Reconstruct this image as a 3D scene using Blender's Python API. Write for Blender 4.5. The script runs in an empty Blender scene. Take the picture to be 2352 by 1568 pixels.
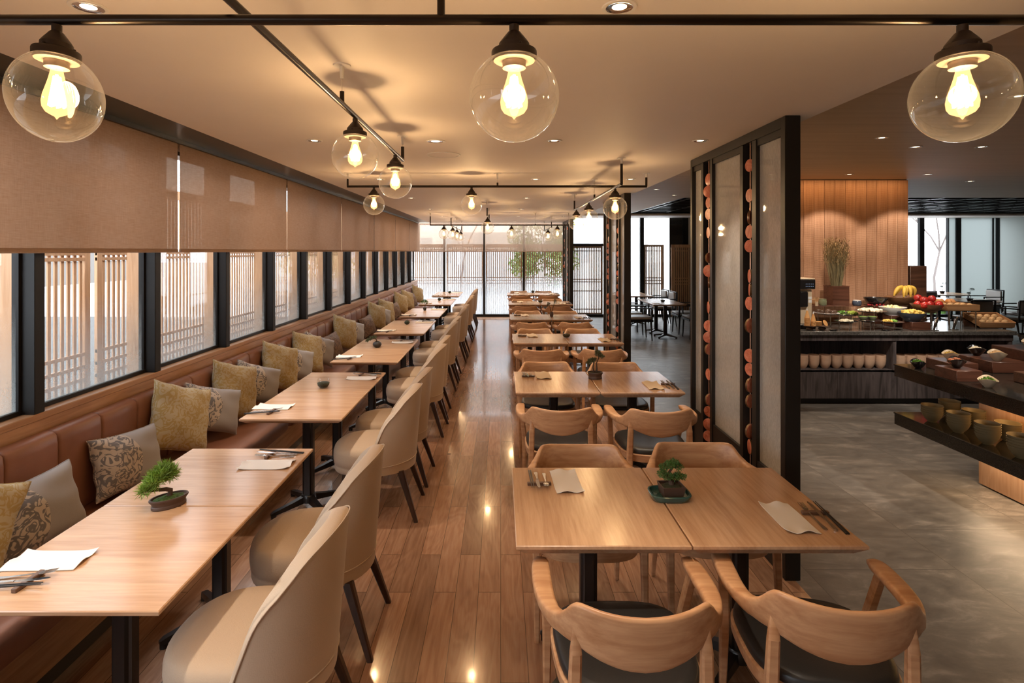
import bpy, bmesh, math, random
from math import pi, sin, cos, radians as R, sqrt
from mathutils import Vector, Matrix, Euler

random.seed(7)
S = bpy.context.scene
COL = S.collection

# ------------------------------------------------------------------ camera, world, exposure
EYE = 1.8                      # lens height above the floor
cam_d = bpy.data.cameras.new('camera')
cam_d.sensor_width = 36.0
cam_d.lens = 36.0 * 1280 / 2352
cam_d.shift_x = (1176 - 1150) / 2352
cam_d.shift_y = -(784 - 576) / 2352
cam_d.clip_start = 0.05
cam_d.clip_end = 200
cam = bpy.data.objects.new('camera', cam_d)
cam.location = (0, 0, EYE)
cam.rotation_euler = (R(90), 0, 0)
COL.objects.link(cam)
S.camera = cam

W = bpy.data.worlds.new('overcast_sky')
S.world = W
W.use_nodes = True
wn = W.node_tree
bg = wn.nodes['Background']
bg.inputs['Color'].default_value = (0.88, 0.94, 1.0, 1)
bg.inputs['Strength'].default_value = 9.0

S.view_settings.view_transform = 'Standard'
S.view_settings.look = 'None'
S.view_settings.exposure = 0.0
S.view_settings.gamma = 1.0
S.view_settings.use_curve_mapping = False
cy = S.cycles
cy.use_denoising = True
cy.use_adaptive_sampling = True
cy.adaptive_threshold = .02
cy.max_bounces = 7
cy.diffuse_bounces = 3
cy.glossy_bounces = 4
cy.transmission_bounces = 6
cy.transparent_max_bounces = 24
cy.sample_clamp_indirect = 6.0
cy.caustics_reflective = False
cy.caustics_refractive = False

WARM = (1.0, 0.74, 0.50)       # filament lamps
HALO = (1.0, 0.83, 0.65)       # recessed downlights
P_PENDANT = 14.5
P_DOWN = 150.0
CEIL = 2.54
CEIL2 = 2.75
YFAR = 15.2

def spot(name, loc, power, color=HALO, angle=70, blend=.5, target=None, radius=.035):
    l = bpy.data.lights.new(name, 'SPOT')
    l.energy = power; l.color = color; l.spot_size = R(angle); l.spot_blend = blend
    l.shadow_soft_size = radius
    o = bpy.data.objects.new(name, l); o.location = loc
    if target is not None:
        d = Vector(target) - Vector(loc)
        o.rotation_euler = d.to_track_quat('-Z', 'Y').to_euler()
    COL.objects.link(o)
    return o

def strip(name, loc, rot, sx, sy, power, color):
    l = bpy.data.lights.new(name, 'AREA')
    l.shape = 'RECTANGLE'; l.size = sx; l.size_y = sy; l.energy = power; l.color = color
    o = bpy.data.objects.new(name, l); o.location = loc; o.rotation_euler = rot
    COL.objects.link(o)
    return o
# LED strips that the room hides in its ceiling slot and under the island slabs; the eaves one is added
strip('wall_washer_strip', (4.25, 7.22, 2.735), (R(12), 0, 0), 2.3, .03, 6, (1, .55, .22))
strip('added_eaves_fill', (-2.66, 7.0, 2.62), (0, R(0), 0), .06, 15.0, 28, (1, .62, .33))  # warm fill light added outside to brighten the timber fins and slats
strip('island_shelf_strip', (3.60, 3.4, .37), (0, R(28), 0), .03, 1.7, 11, (1, .70, .42))
strip('island_strip', (3.62, 3.3, .765), (0, R(25), 0), .03, 1.7, 7, (1, .55, .2))

# ------------------------------------------------------------------ materials
MATS = {}
def new_mat(name):
    m = bpy.data.materials.new(name); m.use_nodes = True
    nt = m.node_tree; nt.nodes.clear()
    out = nt.nodes.new('ShaderNodeOutputMaterial')
    MATS[name] = m
    return m, nt, out
def N(nt, kind, **kw):
    n = nt.nodes.new('ShaderNode' + kind)
    for k, v in kw.items():
        if k in n.inputs.keys() if isinstance(k, str) else False:
            n.inputs[k].default_value = v
        else:
            setattr(n, k, v)
    return n
def L(nt, a, b): nt.links.new(a, b)
def c4(c): return (c[0], c[1], c[2], 1)
def coords(nt, scale=(1, 1, 1), rot=(0, 0, 0), rnd=True):
    tc = N(nt, 'TexCoord')
    mp = N(nt, 'Mapping'); mp.inputs['Scale'].default_value = scale; mp.inputs['Rotation'].default_value = rot
    if rnd:
        oi = N(nt, 'ObjectInfo')
        mu = N(nt, 'Math', operation='MULTIPLY'); mu.inputs[1].default_value = 17.3
        L(nt, oi.outputs['Random'], mu.inputs[0])
        ad = N(nt, 'VectorMath', operation='ADD')
        L(nt, tc.outputs['Object'], ad.inputs[0]); L(nt, mu.outputs[0], ad.inputs[1])
        L(nt, ad.outputs[0], mp.inputs['Vector'])
    else:
        L(nt, tc.outputs['Object'], mp.inputs['Vector'])
    return mp.outputs['Vector']
def noise(nt, vec, scale, detail=4, rough=.55, dist=0):
    n = N(nt, 'TexNoise'); n.inputs['Scale'].default_value = scale; n.inputs['Detail'].default_value = detail
    n.inputs['Roughness'].default_value = rough; n.inputs['Distortion'].default_value = dist
    L(nt, vec, n.inputs['Vector']); return n.outputs['Fac']
def ramp(nt, fac, stops):
    r = N(nt, 'ValToRGB'); e = r.color_ramp.elements
    while len(e) < len(stops): e.new(.5)
    for q, (p, c) in zip(e, stops): q.position = p; q.color = c4(c)
    L(nt, fac, r.inputs['Fac']); return r.outputs['Color']
def mixc(nt, fac, a, b, mode='MIX'):
    m = N(nt, 'Mix', data_type='RGBA', blend_type=mode)
    for s, v in ((0, fac), (6, a), (7, b)):
        if isinstance(v, (int, float)): m.inputs[s].default_value = v
        elif isinstance(v, tuple): m.inputs[s].default_value = c4(v)
        else: L(nt, v, m.inputs[s])
    return m.outputs[2]
def bump(nt, h, strength=.2, dist=.01):
    b = N(nt, 'Bump'); b.inputs['Strength'].default_value = strength; b.inputs['Distance'].default_value = dist
    L(nt, h, b.inputs['Height']); return b.outputs['Normal']
def bsdf(nt, out, col, rough=.5, metal=0, spec=.5, normal=None, coat=0, sheen=0, coatr=.1):
    p = N(nt, 'BsdfPrincipled')
    if isinstance(col, tuple): p.inputs['Base Color'].default_value = c4(col)
    else: L(nt, col, p.inputs['Base Color'])
    if isinstance(rough, (int, float)): p.inputs['Roughness'].default_value = rough
    else: L(nt, rough, p.inputs['Roughness'])
    p.inputs['Metallic'].default_value = metal
    p.inputs['Specular IOR Level'].default_value = spec
    p.inputs['Coat Weight'].default_value = coat
    p.inputs['Coat Roughness'].default_value = coatr
    p.inputs['Sheen Weight'].default_value = sheen
    if normal is not None: L(nt, normal, p.inputs['Normal'])
    if out is not None: L(nt, p.outputs[0], out.inputs['Surface'])
    return p.outputs[0]
def plain(name, col, rough=.5, metal=0, spec=.5, var=0, vscale=8, bmp=0, bscale=40, coat=0, sheen=0):
    m, nt, out = new_mat(name)
    v = coords(nt)
    c = col
    if var:
        f = noise(nt, v, vscale)
        c = ramp(nt, f, [(.3, tuple(x * (1 - var) for x in col)), (.7, tuple(min(1, x * (1 + var)) for x in col))])
    nm = bump(nt, noise(nt, v, bscale), bmp, .004) if bmp else None
    bsdf(nt, out, c, rough, metal, spec, nm, coat, sheen)
    return m
def wood(name, dark, light, axis=0, rough=.4, fine=60, ring=1.0, coat=0, bmp=.08, spec=.5):
    m, nt, out = new_mat(name)
    s = [1, 1, 1]; s[axis] = .06
    v = coords(nt, tuple(s))
    s2 = [1, 1, 1]; s2[axis] = .12
    v2 = coords(nt, tuple(s2))
    f1 = noise(nt, v, fine, 5, .6, .4)
    f2 = noise(nt, v2, 7 * ring, 3, .5, 1.6)
    w = N(nt, 'Math', operation='MULTIPLY'); L(nt, f2, w.inputs[0]); w.inputs[1].default_value = 14
    w2 = N(nt, 'Math', operation='SINE'); L(nt, w.outputs[0], w2.inputs[0])
    a = N(nt, 'Math', operation='MULTIPLY_ADD'); L(nt, w2.outputs[0], a.inputs[0]); a.inputs[1].default_value = .13; L(nt, f1, a.inputs[2])
    c = ramp(nt, a.outputs[0], [(.25, dark), (.72, light)])
    bsdf(nt, out, c, rough, 0, spec, bump(nt, f1, bmp, .003), coat)
    return m
def schlick(nt, f0=.04, power=5):
    """reflectance of a thin pane, the same from either side"""
    lw = N(nt, 'LayerWeight'); lw.inputs['Blend'].default_value = .5
    p = N(nt, 'Math', operation='POWER'); L(nt, lw.outputs['Facing'], p.inputs[0]); p.inputs[1].default_value = power
    a = N(nt, 'Math', operation='MULTIPLY_ADD'); L(nt, p.outputs[0], a.inputs[0]); a.inputs[1].default_value = 1 - f0; a.inputs[2].default_value = f0
    return a
def clear_glass(name, tint=(1, 1, 1), refl=1.0, rough=0.0, f0=.04, power=5):
    m, nt, out = new_mat(name)
    t = N(nt, 'BsdfTransparent'); t.inputs[0].default_value = c4(tint)
    g = N(nt, 'BsdfGlossy'); g.inputs['Roughness'].default_value = rough
    f = schlick(nt, f0, power)
    mu = N(nt, 'Math', operation='MULTIPLY'); L(nt, f.outputs[0], mu.inputs[0]); mu.inputs[1].default_value = refl; mu.use_clamp = True
    mx = N(nt, 'MixShader'); L(nt, mu.outputs[0], mx.inputs[0]); L(nt, t.outputs[0], mx.inputs[1]); L(nt, g.outputs[0], mx.inputs[2])
    L(nt, mx.outputs[0], out.inputs['Surface'])
    return m
def emit(name, col, strength):
    m, nt, out = new_mat(name)
    e = N(nt, 'Emission'); e.inputs[0].default_value = c4(col); e.inputs[1].default_value = strength
    L(nt, e.outputs[0], out.inputs['Surface']); return m

# --- room
def make_floor_mats():
    m, nt, out = new_mat('oak_floorboards')
    v = coords(nt, (1, 1, 1), (0, 0, R(90)), rnd=False)
    b = N(nt, 'TexBrick'); b.offset = .37; b.offset_frequency = 2; b.squash = 1
    b.inputs['Scale'].default_value = 1; b.inputs['Brick Width'].default_value = .98; b.inputs['Row Height'].default_value = .118
    b.inputs['Mortar Size'].default_value = .0016; b.inputs['Mortar Smooth'].default_value = .1
    b.inputs['Color1'].default_value = (0, 0, 0, 1); b.inputs['Color2'].default_value = (1, 1, 1, 1); b.inputs['Mortar'].default_value = (.5, .5, .5, 1)
    L(nt, v, b.inputs['Vector'])
    # each board shifts its own grain
    off = N(nt, 'VectorMath', operation='SCALE'); L(nt, b.outputs['Color'], off.inputs[0]); off.inputs['Scale'].default_value = 23
    tc = N(nt, 'TexCoord'); ad = N(nt, 'VectorMath', operation='ADD'); L(nt, tc.outputs['Object'], ad.inputs[0]); L(nt, off.outputs[0], ad.inputs[1])
    mp = N(nt, 'Mapping'); mp.inputs['Scale'].default_value = (1, .07, 1); L(nt, ad.outputs[0], mp.inputs['Vector'])
    f1 = noise(nt, mp.outputs[0], 55, 6, .62, .5)
    mp2 = N(nt, 'Mapping'); mp2.inputs['Scale'].default_value = (1, .16, 1); L(nt, ad.outputs[0], mp2.inputs['Vector'])
    f2 = noise(nt, mp2.outputs[0], 5.5, 2, .5, 1.2)
    w = N(nt, 'Math', operation='MULTIPLY'); L(nt, f2, w.inputs[0]); w.inputs[1].default_value = 60
    w2 = N(nt, 'Math', operation='SINE'); L(nt, w.outputs[0], w2.inputs[0])
    a = N(nt, 'Math', operation='MULTIPLY_ADD'); L(nt, w2.outputs[0], a.inputs[0]); a.inputs[1].default_value = .09; L(nt, f1, a.inputs[2])
    c = ramp(nt, a.outputs[0], [(.15, (.225, .115, .068)), (.5, (.32, .175, .105)), (.85, (.40, .235, .148))])
    t = ramp(nt, b.outputs['Color'], [(0, (.72, .72, .72)), (1, (1.12, 1.08, 1.04))])
    c = mixc(nt, 1.0, c, t, 'MULTIPLY')
    vo = N(nt, 'TexVoronoi'); vo.inputs['Scale'].default_value = 1.9; L(nt, ad.outputs[0], vo.inputs['Vector'])
    k = ramp(nt, vo.outputs['Distance'], [(.018, (.25, .17, .12)), (.05, (1, 1, 1))])
    c = mixc(nt, 1.0, c, k, 'MULTIPLY')
    c = mixc(nt, b.outputs['Fac'], c, (.10, .055, .03))
    rr = ramp(nt, f1, [(.2, (.11,) * 3), (.8, (.22,) * 3)])
    h = N(nt, 'Math', operation='MULTIPLY_ADD'); L(nt, b.outputs['Fac'], h.inputs[0]); h.inputs[1].default_value = -1.2; L(nt, f1, h.inputs[2])
    bsdf(nt, out, c, rr, 0, .5, bump(nt, h.outputs[0], .05, .002), .35, 0, .06)
    m, nt, out = new_mat('slate_floor_tiles')
    v = coords(nt, (1, 1, 1), (0, 0, R(90)), rnd=False)
    b = N(nt, 'TexBrick'); b.offset = .5
    b.inputs['Scale'].default_value = 1; b.inputs['Brick Width'].default_value = .9; b.inputs['Row Height'].default_value = .86
    b.inputs['Mortar Size'].default_value = .0025
    b.inputs['Color1'].default_value = (0, 0, 0, 1); b.inputs['Color2'].default_value = (1, 1, 1, 1)
    L(nt, v, b.inputs['Vector'])
    tc = N(nt, 'TexCoord')
    off = N(nt, 'VectorMath', operation='SCALE'); L(nt, b.outputs['Color'], off.inputs[0]); off.inputs['Scale'].default_value = 13
    ad = N(nt, 'VectorMath', operation='ADD'); L(nt, tc.outputs['Object'], ad.inputs[0]); L(nt, off.outputs[0], ad.inputs[1])
    mp = N(nt, 'Mapping'); mp.inputs['Scale'].default_value = (1, 2.2, 1); mp.inputs['Rotation'].default_value = (0, 0, R(-14)); L(nt, ad.outputs[0], mp.inputs['Vector'])
    f = noise(nt, mp.outputs[0], 2.6, 8, .66, .9)
    f2 = noise(nt, mp.outputs[0], 9, 9, .7, .4)
    ff = N(nt, 'Math', operation='MULTIPLY_ADD'); L(nt, f2, ff.inputs[0]); ff.inputs[1].default_value = .5; L(nt, f, ff.inputs[2])
    c = ramp(nt, ff.outputs[0], [(.55, (.105, .095, .088)), (.80, (.17, .155, .14)), (.95, (.28, .25, .225))])
    c = mixc(nt, b.outputs['Fac'], c, (.09, .08, .072))
    rr = ramp(nt, f2, [(.3, (.30,) * 3), (.7, (.48,) * 3)])
    bsdf(nt, out, c, rr, 0, .5, bump(nt, ff.outputs[0], .22, .006))
make_floor_mats()
plain('ceiling_plaster', (.80, .725, .655), .62, var=.02, vscale=2)
m, nt, out = new_mat('brown_ceiling_veneer')
f = noise(nt, coords(nt, (.1, 1.6, 1), rnd=False), 9, 4, .55, .3)
bsdf(nt, out, ramp(nt, f, [(.3, (.56, .42, .28)), (.7, (.63, .48, .33))]), .6, 0, .2)
plain('black_soffit', (.016, .014, .013), .3)
plain('charcoal_metal', (.015, .012, .010), .45, 0, .35)
plain('pillar_paint', (.013, .012, .012), .5, spec=.22)
plain('rail_bronze', (.030, .021, .015), .30, .75)
plain('cap_bronze', (.040, .026, .018), .45, .5)
plain('cap_inner', (.42, .33, .25), .32, .7)
plain('white_paint', (.78, .74, .69), .5)
plain('wall_plaster', (.55, .47, .38), .7)
plain('chrome', (.72, .70, .68), .12, 1.0)
plain('stainless', (.62, .60, .57), .22, 1.0)
wood('oak_ledge', (.33, .17, .085), (.47, .27, .15), 1, .33)
wood('table_oak_cross', (.42, .235, .13), (.55, .34, .20), 0, .22, 70, .8, spec=.55, bmp=.05)
wood('table_oak_long', (.42, .235, .13), (.55, .34, .20), 1, .22, 70, .8, spec=.55, bmp=.05)
wood('armchair_oak', (.42, .205, .095), (.60, .345, .185), 0, .36, 45, 1.3, spec=.45)
wood('lattice_cedar', (.40, .21, .10), (.56, .33, .18), 2, .6)
wood('dark_walnut', (.045, .022, .014), (.115, .055, .034), 0, .38, 50)
wood('red_walnut', (.055, .020, .012), (.125, .05, .031), 0, .32, 50)
wood('charcoal_oak', (.035, .028, .028), (.115, .092, .092), 2, .5, 40, 1.5)
wood('tray_wood', (.27, .13, .052), (.42, .22, .10), 0, .5, 50)
wood('cedar_panel', (.42, .235, .13), (.55, .34, .21), 2, .45, 40)
wood('chair_leg_wenge', (.022, .010, .006), (.055, .026, .016), 2, .35)
wood('acacia', (.12, .055, .028), (.30, .155, .08), 0, .4, 30, 1.6)
plain('black_leather', (.022, .021, .020), .42, spec=.5, bmp=.12, bscale=220)
plain('grey_leather', (.36, .32, .29), .4, bmp=.08, bscale=200)
plain('black_lacquer', (.013, .011, .011), .28)
m, nt, out = new_mat('tan_leather')
v = coords(nt)
f = noise(nt, v, 3.2, 4); f2 = noise(nt, v, 260, 3)
bsdf(nt, out, ramp(nt, f, [(.3, (.195, .078, .045)), (.7, (.27, .118, .071))]), .42, 0, .45, bump(nt, f2, .12, .002))
m, nt, out = new_mat('beige_weave')
v1 = coords(nt, (1, 1, .25)); v2 = coords(nt, (.25, .25, 1))
f1 = noise(nt, v1, 420, 2); f2 = noise(nt, v2, 420, 2)
a = N(nt, 'Math', operation='ADD'); L(nt, f1, a.inputs[0]); L(nt, f2, a.inputs[1])
bsdf(nt, out, ramp(nt, a.outputs[0], [(.35, (.345, .245, .165)), (.68, (.52, .395, .285))]) , .85, 0, .25, bump(nt, a.outputs[0], .35, .002), 0, .25)
def linen(name, clear, c0, c1):
    m, nt, out = new_mat(name)
    v = coords(nt, (1, .05, 1)); v2 = coords(nt, (1, 1, .05))
    f = noise(nt, v, 330, 3); f2 = noise(nt, v2, 330, 3)
    a = N(nt, 'Math', operation='MULTIPLY_ADD'); L(nt, f2, a.inputs[0]); a.inputs[1].default_value = .45; L(nt, f, a.inputs[2])
    c = ramp(nt, a.outputs[0], [(.45, c0), (.95, c1)])
    d = N(nt, 'BsdfDiffuse'); L(nt, c, d.inputs[0])
    t = N(nt, 'BsdfTranslucent'); L(nt, c, t.inputs[0])
    tr = N(nt, 'BsdfTransparent'); tr.inputs[0].default_value = (.9, .82, .74, 1)
    m1 = N(nt, 'MixShader'); m1.inputs[0].default_value = .40; L(nt, d.outputs[0], m1.inputs[1]); L(nt, t.outputs[0], m1.inputs[2])
    m2 = N(nt, 'MixShader')
    mf = N(nt, 'Math', operation='MULTIPLY'); L(nt, f, mf.inputs[0]); mf.inputs[1].default_value = clear
    L(nt, mf.outputs[0], m2.inputs[0]); L(nt, m1.outputs[0], m2.inputs[1]); L(nt, tr.outputs[0], m2.inputs[2])
    L(nt, m2.outputs[0], out.inputs['Surface'])
linen('linen_blind', .27, (.42, .285, .21), (.60, .45, .35))
linen('sheer_blind', 1.15, (.45, .34, .27), (.60, .48, .39))

def frosted(name, z0, z1, fmax=.86, tone=(.86, .92, .97)):
    """window glass whose frosted film fades out between heights z0 and z1"""
    m, nt, out = new_mat(name)
    tc = N(nt, 'TexCoord'); sp = N(nt, 'SeparateXYZ'); L(nt, tc.outputs['Object'], sp.inputs[0])
    mr = N(nt, 'MapRange'); mr.inputs['From Min'].default_value = z0; mr.inputs['From Max'].default_value = z1
    mr.inputs['To Min'].default_value = fmax; mr.inputs['To Max'].default_value = 0.0; L(nt, sp.outputs['Z'], mr.inputs['Value'])
    vo = noise(nt, coords(nt, (1, 1, 1), rnd=False), 90, 3, .7, 2.0)
    vr = N(nt, 'MapRange'); vr.inputs['From Min'].default_value = .3; vr.inputs['From Max'].default_value = .7; vr.inputs['To Min'].default_value = .72; vr.inputs['To Max'].default_value = 1.1
    L(nt, vo, vr.inputs['Value'])
    mu = N(nt, 'Math', operation='MULTIPLY'); mu.use_clamp = True; L(nt, mr.outputs[0], mu.inputs[0]); L(nt, vr.outputs[0], mu.inputs[1])
    t = N(nt, 'BsdfTransparent'); t.inputs[0].default_value = (.97, .985, 1, 1)
    g = N(nt, 'BsdfGlossy'); g.inputs['Roughness'].default_value = .01
    fr = schlick(nt)
    mx = N(nt, 'MixShader'); L(nt, fr.outputs[0], mx.inputs[0]); L(nt, t.outputs[0], mx.inputs[1]); L(nt, g.outputs[0], mx.inputs[2])
    d = N(nt, 'BsdfDiffuse'); d.inputs[0].default_value = c4(tuple(q * .9 for q in tone))
    tl = N(nt, 'BsdfTranslucent'); tl.inputs[0].default_value = c4(tone)
    m3 = N(nt, 'MixShader'); m3.inputs[0].default_value = .85; L(nt, d.outputs[0], m3.inputs[1]); L(nt, tl.outputs[0], m3.inputs[2])
    m2 = N(nt, 'MixShader'); L(nt, mu.outputs[0], m2.inputs[0]); L(nt, mx.outputs[0], m2.inputs[1]); L(nt, m3.outputs[0], m2.inputs[2])
    L(nt, m2.outputs[0], out.inputs['Surface'])
frosted('side_window_glass', 1.0, 1.55, .78, (.26, .285, .285))
frosted('far_window_glass', .55, 1.15, .9)
frosted('tall_frosted_glass', 3.6, 5.4, 1.5, (.135, .148, .142))
m, nt, out = new_mat('rice_paper_glass')
v = coords(nt, (1, 3.2, 1), (R(28), 0, 0)); f = noise(nt, v, 42, 6, .7, .6); f2 = noise(nt, coords(nt), 2.2, 3)
a = N(nt, 'Math', operation='MULTIPLY_ADD'); L(nt, f2, a.inputs[0]); a.inputs[1].default_value = .5; L(nt, f, a.inputs[2])
c = ramp(nt, a.outputs[0], [(.5, (.50, .49, .46)), (.95, (.80, .79, .75))])
d = N(nt, 'BsdfDiffuse'); L(nt, c, d.inputs[0])
tl = N(nt, 'BsdfTranslucent'); L(nt, c, tl.inputs[0])
m1 = N(nt, 'MixShader'); m1.inputs[0].default_value = .45; L(nt, d.outputs[0], m1.inputs[1]); L(nt, tl.outputs[0], m1.inputs[2])
tp = N(nt, 'BsdfTransparent')
m0 = N(nt, 'MixShader'); m0.inputs[0].default_value = .12; L(nt, m1.outputs[0], m0.inputs[1]); L(nt, tp.outputs[0], m0.inputs[2])
g = N(nt, 'BsdfGlossy'); g.inputs['Roughness'].default_value = .03
fr = schlick(nt, .05)
m2 = N(nt, 'MixShader'); L(nt, fr.outputs[0], m2.inputs[0]); L(nt, m0.outputs[0], m2.inputs[1]); L(nt, g.outputs[0], m2.inputs[2])
L(nt, m2.outputs[0], out.inputs['Surface'])
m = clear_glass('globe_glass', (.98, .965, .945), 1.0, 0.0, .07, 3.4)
nt = m.node_tree; out = nt.nodes['Material Output']; base_ = out.inputs['Surface'].links[0].from_socket     # pale haze painted into the glass, standing in for the bulb's glow
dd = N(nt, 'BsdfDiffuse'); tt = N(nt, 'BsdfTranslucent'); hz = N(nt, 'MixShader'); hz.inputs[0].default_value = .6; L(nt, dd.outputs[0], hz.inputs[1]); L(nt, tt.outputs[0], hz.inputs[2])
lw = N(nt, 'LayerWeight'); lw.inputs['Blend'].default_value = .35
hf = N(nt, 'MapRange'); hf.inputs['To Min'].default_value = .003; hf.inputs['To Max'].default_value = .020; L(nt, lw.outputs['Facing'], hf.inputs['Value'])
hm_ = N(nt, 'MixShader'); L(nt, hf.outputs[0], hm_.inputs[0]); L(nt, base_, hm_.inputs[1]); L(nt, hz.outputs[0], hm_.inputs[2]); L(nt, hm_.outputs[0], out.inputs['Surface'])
clear_glass('clear_glass', (.96, .97, .97), 1.0)
m, nt, out = new_mat('bulb_glass')          # amber envelope, glowing with its filament
t = N(nt, 'BsdfTransparent'); t.inputs[0].default_value = (1, .86, .62, 1)
e = N(nt, 'Emission'); e.inputs[0].default_value = (1, .56, .23, 1); e.inputs[1].default_value = 1.15
a = N(nt, 'AddShader'); L(nt, t.outputs[0], a.inputs[0]); L(nt, e.outputs[0], a.inputs[1]); L(nt, a.outputs[0], out.inputs['Surface'])
emit('filament_glow', (1, .76, .44), 45)
emit('downlight_glow', (1, .78, .50), 5.5)
emit('display_glow', (.25, .32, .45), .8)

def patterned(name, base, ink, half):
    m, nt, out = new_mat(name)
    v = coords(nt)
    f = noise(nt, v, 17, 1.2, .4, 2.2)
    k = ramp(nt, f, [(.47, (0, 0, 0)), (.50, (1, 1, 1)), (.60, (1, 1, 1)), (.63, (0, 0, 0))])
    wv = noise(nt, coords(nt), 300, 2)
    c = mixc(nt, k, base, ink)
    if half is not None:
        tc = N(nt, 'TexCoord'); sp = N(nt, 'SeparateXYZ'); L(nt, tc.outputs['Object'], sp.inputs[0])
        ma = N(nt, 'Math', operation='MULTIPLY'); L(nt, sp.outputs['Z'], ma.inputs[0]); L(nt, sp.outputs['Z'], ma.inputs[1])
        mb = N(nt, 'Math', operation='MULTIPLY_ADD'); L(nt, ma.outputs[0], mb.inputs[0]); mb.inputs[1].default_value = -3.0; L(nt, sp.outputs['X'], mb.inputs[2])
        g = N(nt, 'Math', operation='LESS_THAN'); L(nt, mb.outputs[0], g.inputs[0]); g.inputs[1].default_value = -.03
        c = mixc(nt, g.outputs[0], c, half)
    bsdf(nt, out, c, .8, 0, .2, bump(nt, wv, .25, .002), 0, .15)
patterned('gold_damask', (.42, .345, .225), (.36, .255, .10), None)
patterned('grey_print', (.50, .43, .37), (.17, .16, .165), (.33, .31, .31))
patterned('mauve_print', (.25, .17, .13), (.13, .095, .085), None)

plain('napkin_paper', (.76, .71, .66), .8)
plain('napkin_kraft', (.70, .56, .40), .8)
plain('brown_clay', (.075, .042, .030), .55)
plain('black_clay', (.020, .018, .017), .5)
plain('teal_glaze', (.022, .075, .068), .15, coat=.6)
plain('moss', (.045, .085, .016), .95, var=.5, vscale=80, bmp=.8, bscale=140)
plain('dark_moss', (.030, .034, .018), .95, var=.4, vscale=90, bmp=.8, bscale=140)
plain('bark', (.075, .045, .030), .9, bmp=.5, bscale=60)
plain('pine_needle', (.19, .32, .05), .6, var=.35, vscale=30)
plain('juniper_leaf', (.055, .14, .030), .6, var=.35, vscale=30)
plain('dusty_leaf', (.075, .10, .050), .7, var=.3, vscale=30)
plain('rest_wood', (.12, .06, .035), .45)
plain('black_chopstick', (.018, .017, .017), .3)
plain('copper_rod', (.35, .18, .11), .3, .9)
m, nt, out = new_mat('red_lacquer')
f = noise(nt, coords(nt), 16, 5, .65, 1.5)
bsdf(nt, out, ramp(nt, f, [(.3, (.36, .075, .035)), (.5, (.58, .17, .09)), (.7, (.68, .29, .19))]), .33, 0, .5)
plain('brass_edge', (.20, .13, .07), .35, .8)
m, nt, out = new_mat('carved_cedar')
v = coords(nt, (1, 1, 1))
f1 = noise(nt, coords(nt, (1, 1, .05)), 40, 4)
wv = N(nt, 'TexWave', wave_type='BANDS', bands_direction='Z'); wv.inputs['Scale'].default_value = 13; wv.inputs['Distortion'].default_value = 5; wv.inputs['Detail'].default_value = 2; wv.inputs['Detail Scale'].default_value = 1.4
L(nt, v, wv.inputs['Vector'])
oi = N(nt, 'ObjectInfo')
c = ramp(nt, f1, [(.3, (.34, .18, .105)), (.7, (.47, .275, .175))])
c = mixc(nt, 1.0, c, ramp(nt, oi.outputs['Random'], [(0, (.80, .78, .76)), (1, (1.1, 1.08, 1.05))]), 'MULTIPLY')
bsdf(nt, out, c, .5, 0, .4, bump(nt, wv.outputs['Fac'], .10, .006))
m, nt, out = new_mat('grey_granite')
f = noise(nt, coords(nt), 55, 8, .75)
bsdf(nt, out, ramp(nt, f, [(.35, (.055, .050, .046)), (.6, (.15, .14, .13)), (.75, (.27, .25, .24))]), .16, 0, .5)
m, nt, out = new_mat('black_granite')
f = noise(nt, coords(nt), 190, 6, .8)
bsdf(nt, out, ramp(nt, f, [(.45, (.010, .009, .008)), (.72, (.075, .062, .050))]), .10, 0, .5)
plain('terracotta_cup', (.60, .40, .28), .6, var=.06)
plain('olive_bowl', (.165, .130, .072), .5)
plain('white_glaze', (.72, .72, .74), .2, coat=.4)
plain('navy_glaze', (.045, .060, .095), .22, coat=.4)
plain('black_glaze', (.020, .018, .020), .2, coat=.4)
plain('cream_glaze', (.62, .50, .35), .35, coat=.2)
plain('green_glaze', (.20, .22, .13), .2, coat=.4)
plain('apple_red', (.42, .025, .020), .25, var=.45, vscale=14, coat=.3)
plain('banana_skin', (.74, .48, .075), .5, var=.15, vscale=20)
plain('banana_tip', (.10, .06, .03), .7)
plain('cut_banana', (.86, .74, .42), .55, var=.12)
plain('bread_roll', (.50, .31, .15), .85, var=.4, vscale=28, bmp=.5, bscale=60)
plain('croissant_crust', (.50, .22, .07), .55, var=.3, vscale=20)
plain('waffle', (.60, .30, .10), .7, bmp=.6, bscale=120)
plain('greens', (.15, .32, .045), .5, var=.4, vscale=40)
plain('yellow_pickle', (.75, .52, .12), .45, var=.2, vscale=40)
plain('pale_cheese', (.84, .76, .58), .6, var=.1)
plain('brown_egg', (.30, .10, .045), .35, var=.2)
plain('red_pickle', (.58, .05, .06), .35, var=.3, vscale=40)
plain('choc_cake', (.10, .055, .035), .3, coat=.5)
plain('matcha', (.30, .38, .05), .7)
plain('straw', (.27, .22, .115), .85, var=.3, vscale=10)
plain('straw_ear', (.30, .19, .08), .85, var=.3, vscale=10)
plain('paper_sign', (.85, .85, .85), .6)
plain('asphalt', (.42, .42, .425), .9, var=.1, vscale=.6)
plain('shade_dark_ground', (.045, .042, .040), .7)
plain('facade_brown', (.17, .15, .135), .8)
plain('facade_pale', (.62, .62, .62), .8)
plain('facade_grey', (.33, .33, .34), .8)
plain('facade_glass', (.34, .37, .40), .3)
plain('hedge_leaf', (.14, .23, .06), .7, var=.5, vscale=12)
plain('hedge_core', (.03, .05, .02), .9)
plain('winter_bark', (.16, .13, .12), .9)
plain('kerb_stone', (.45, .45, .45), .9)
plain('red_fabric', (.40, .05, .06), .8)
plain('grass_blade', (.16, .30, .06), .8)
def M(n): return MATS[n]

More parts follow.
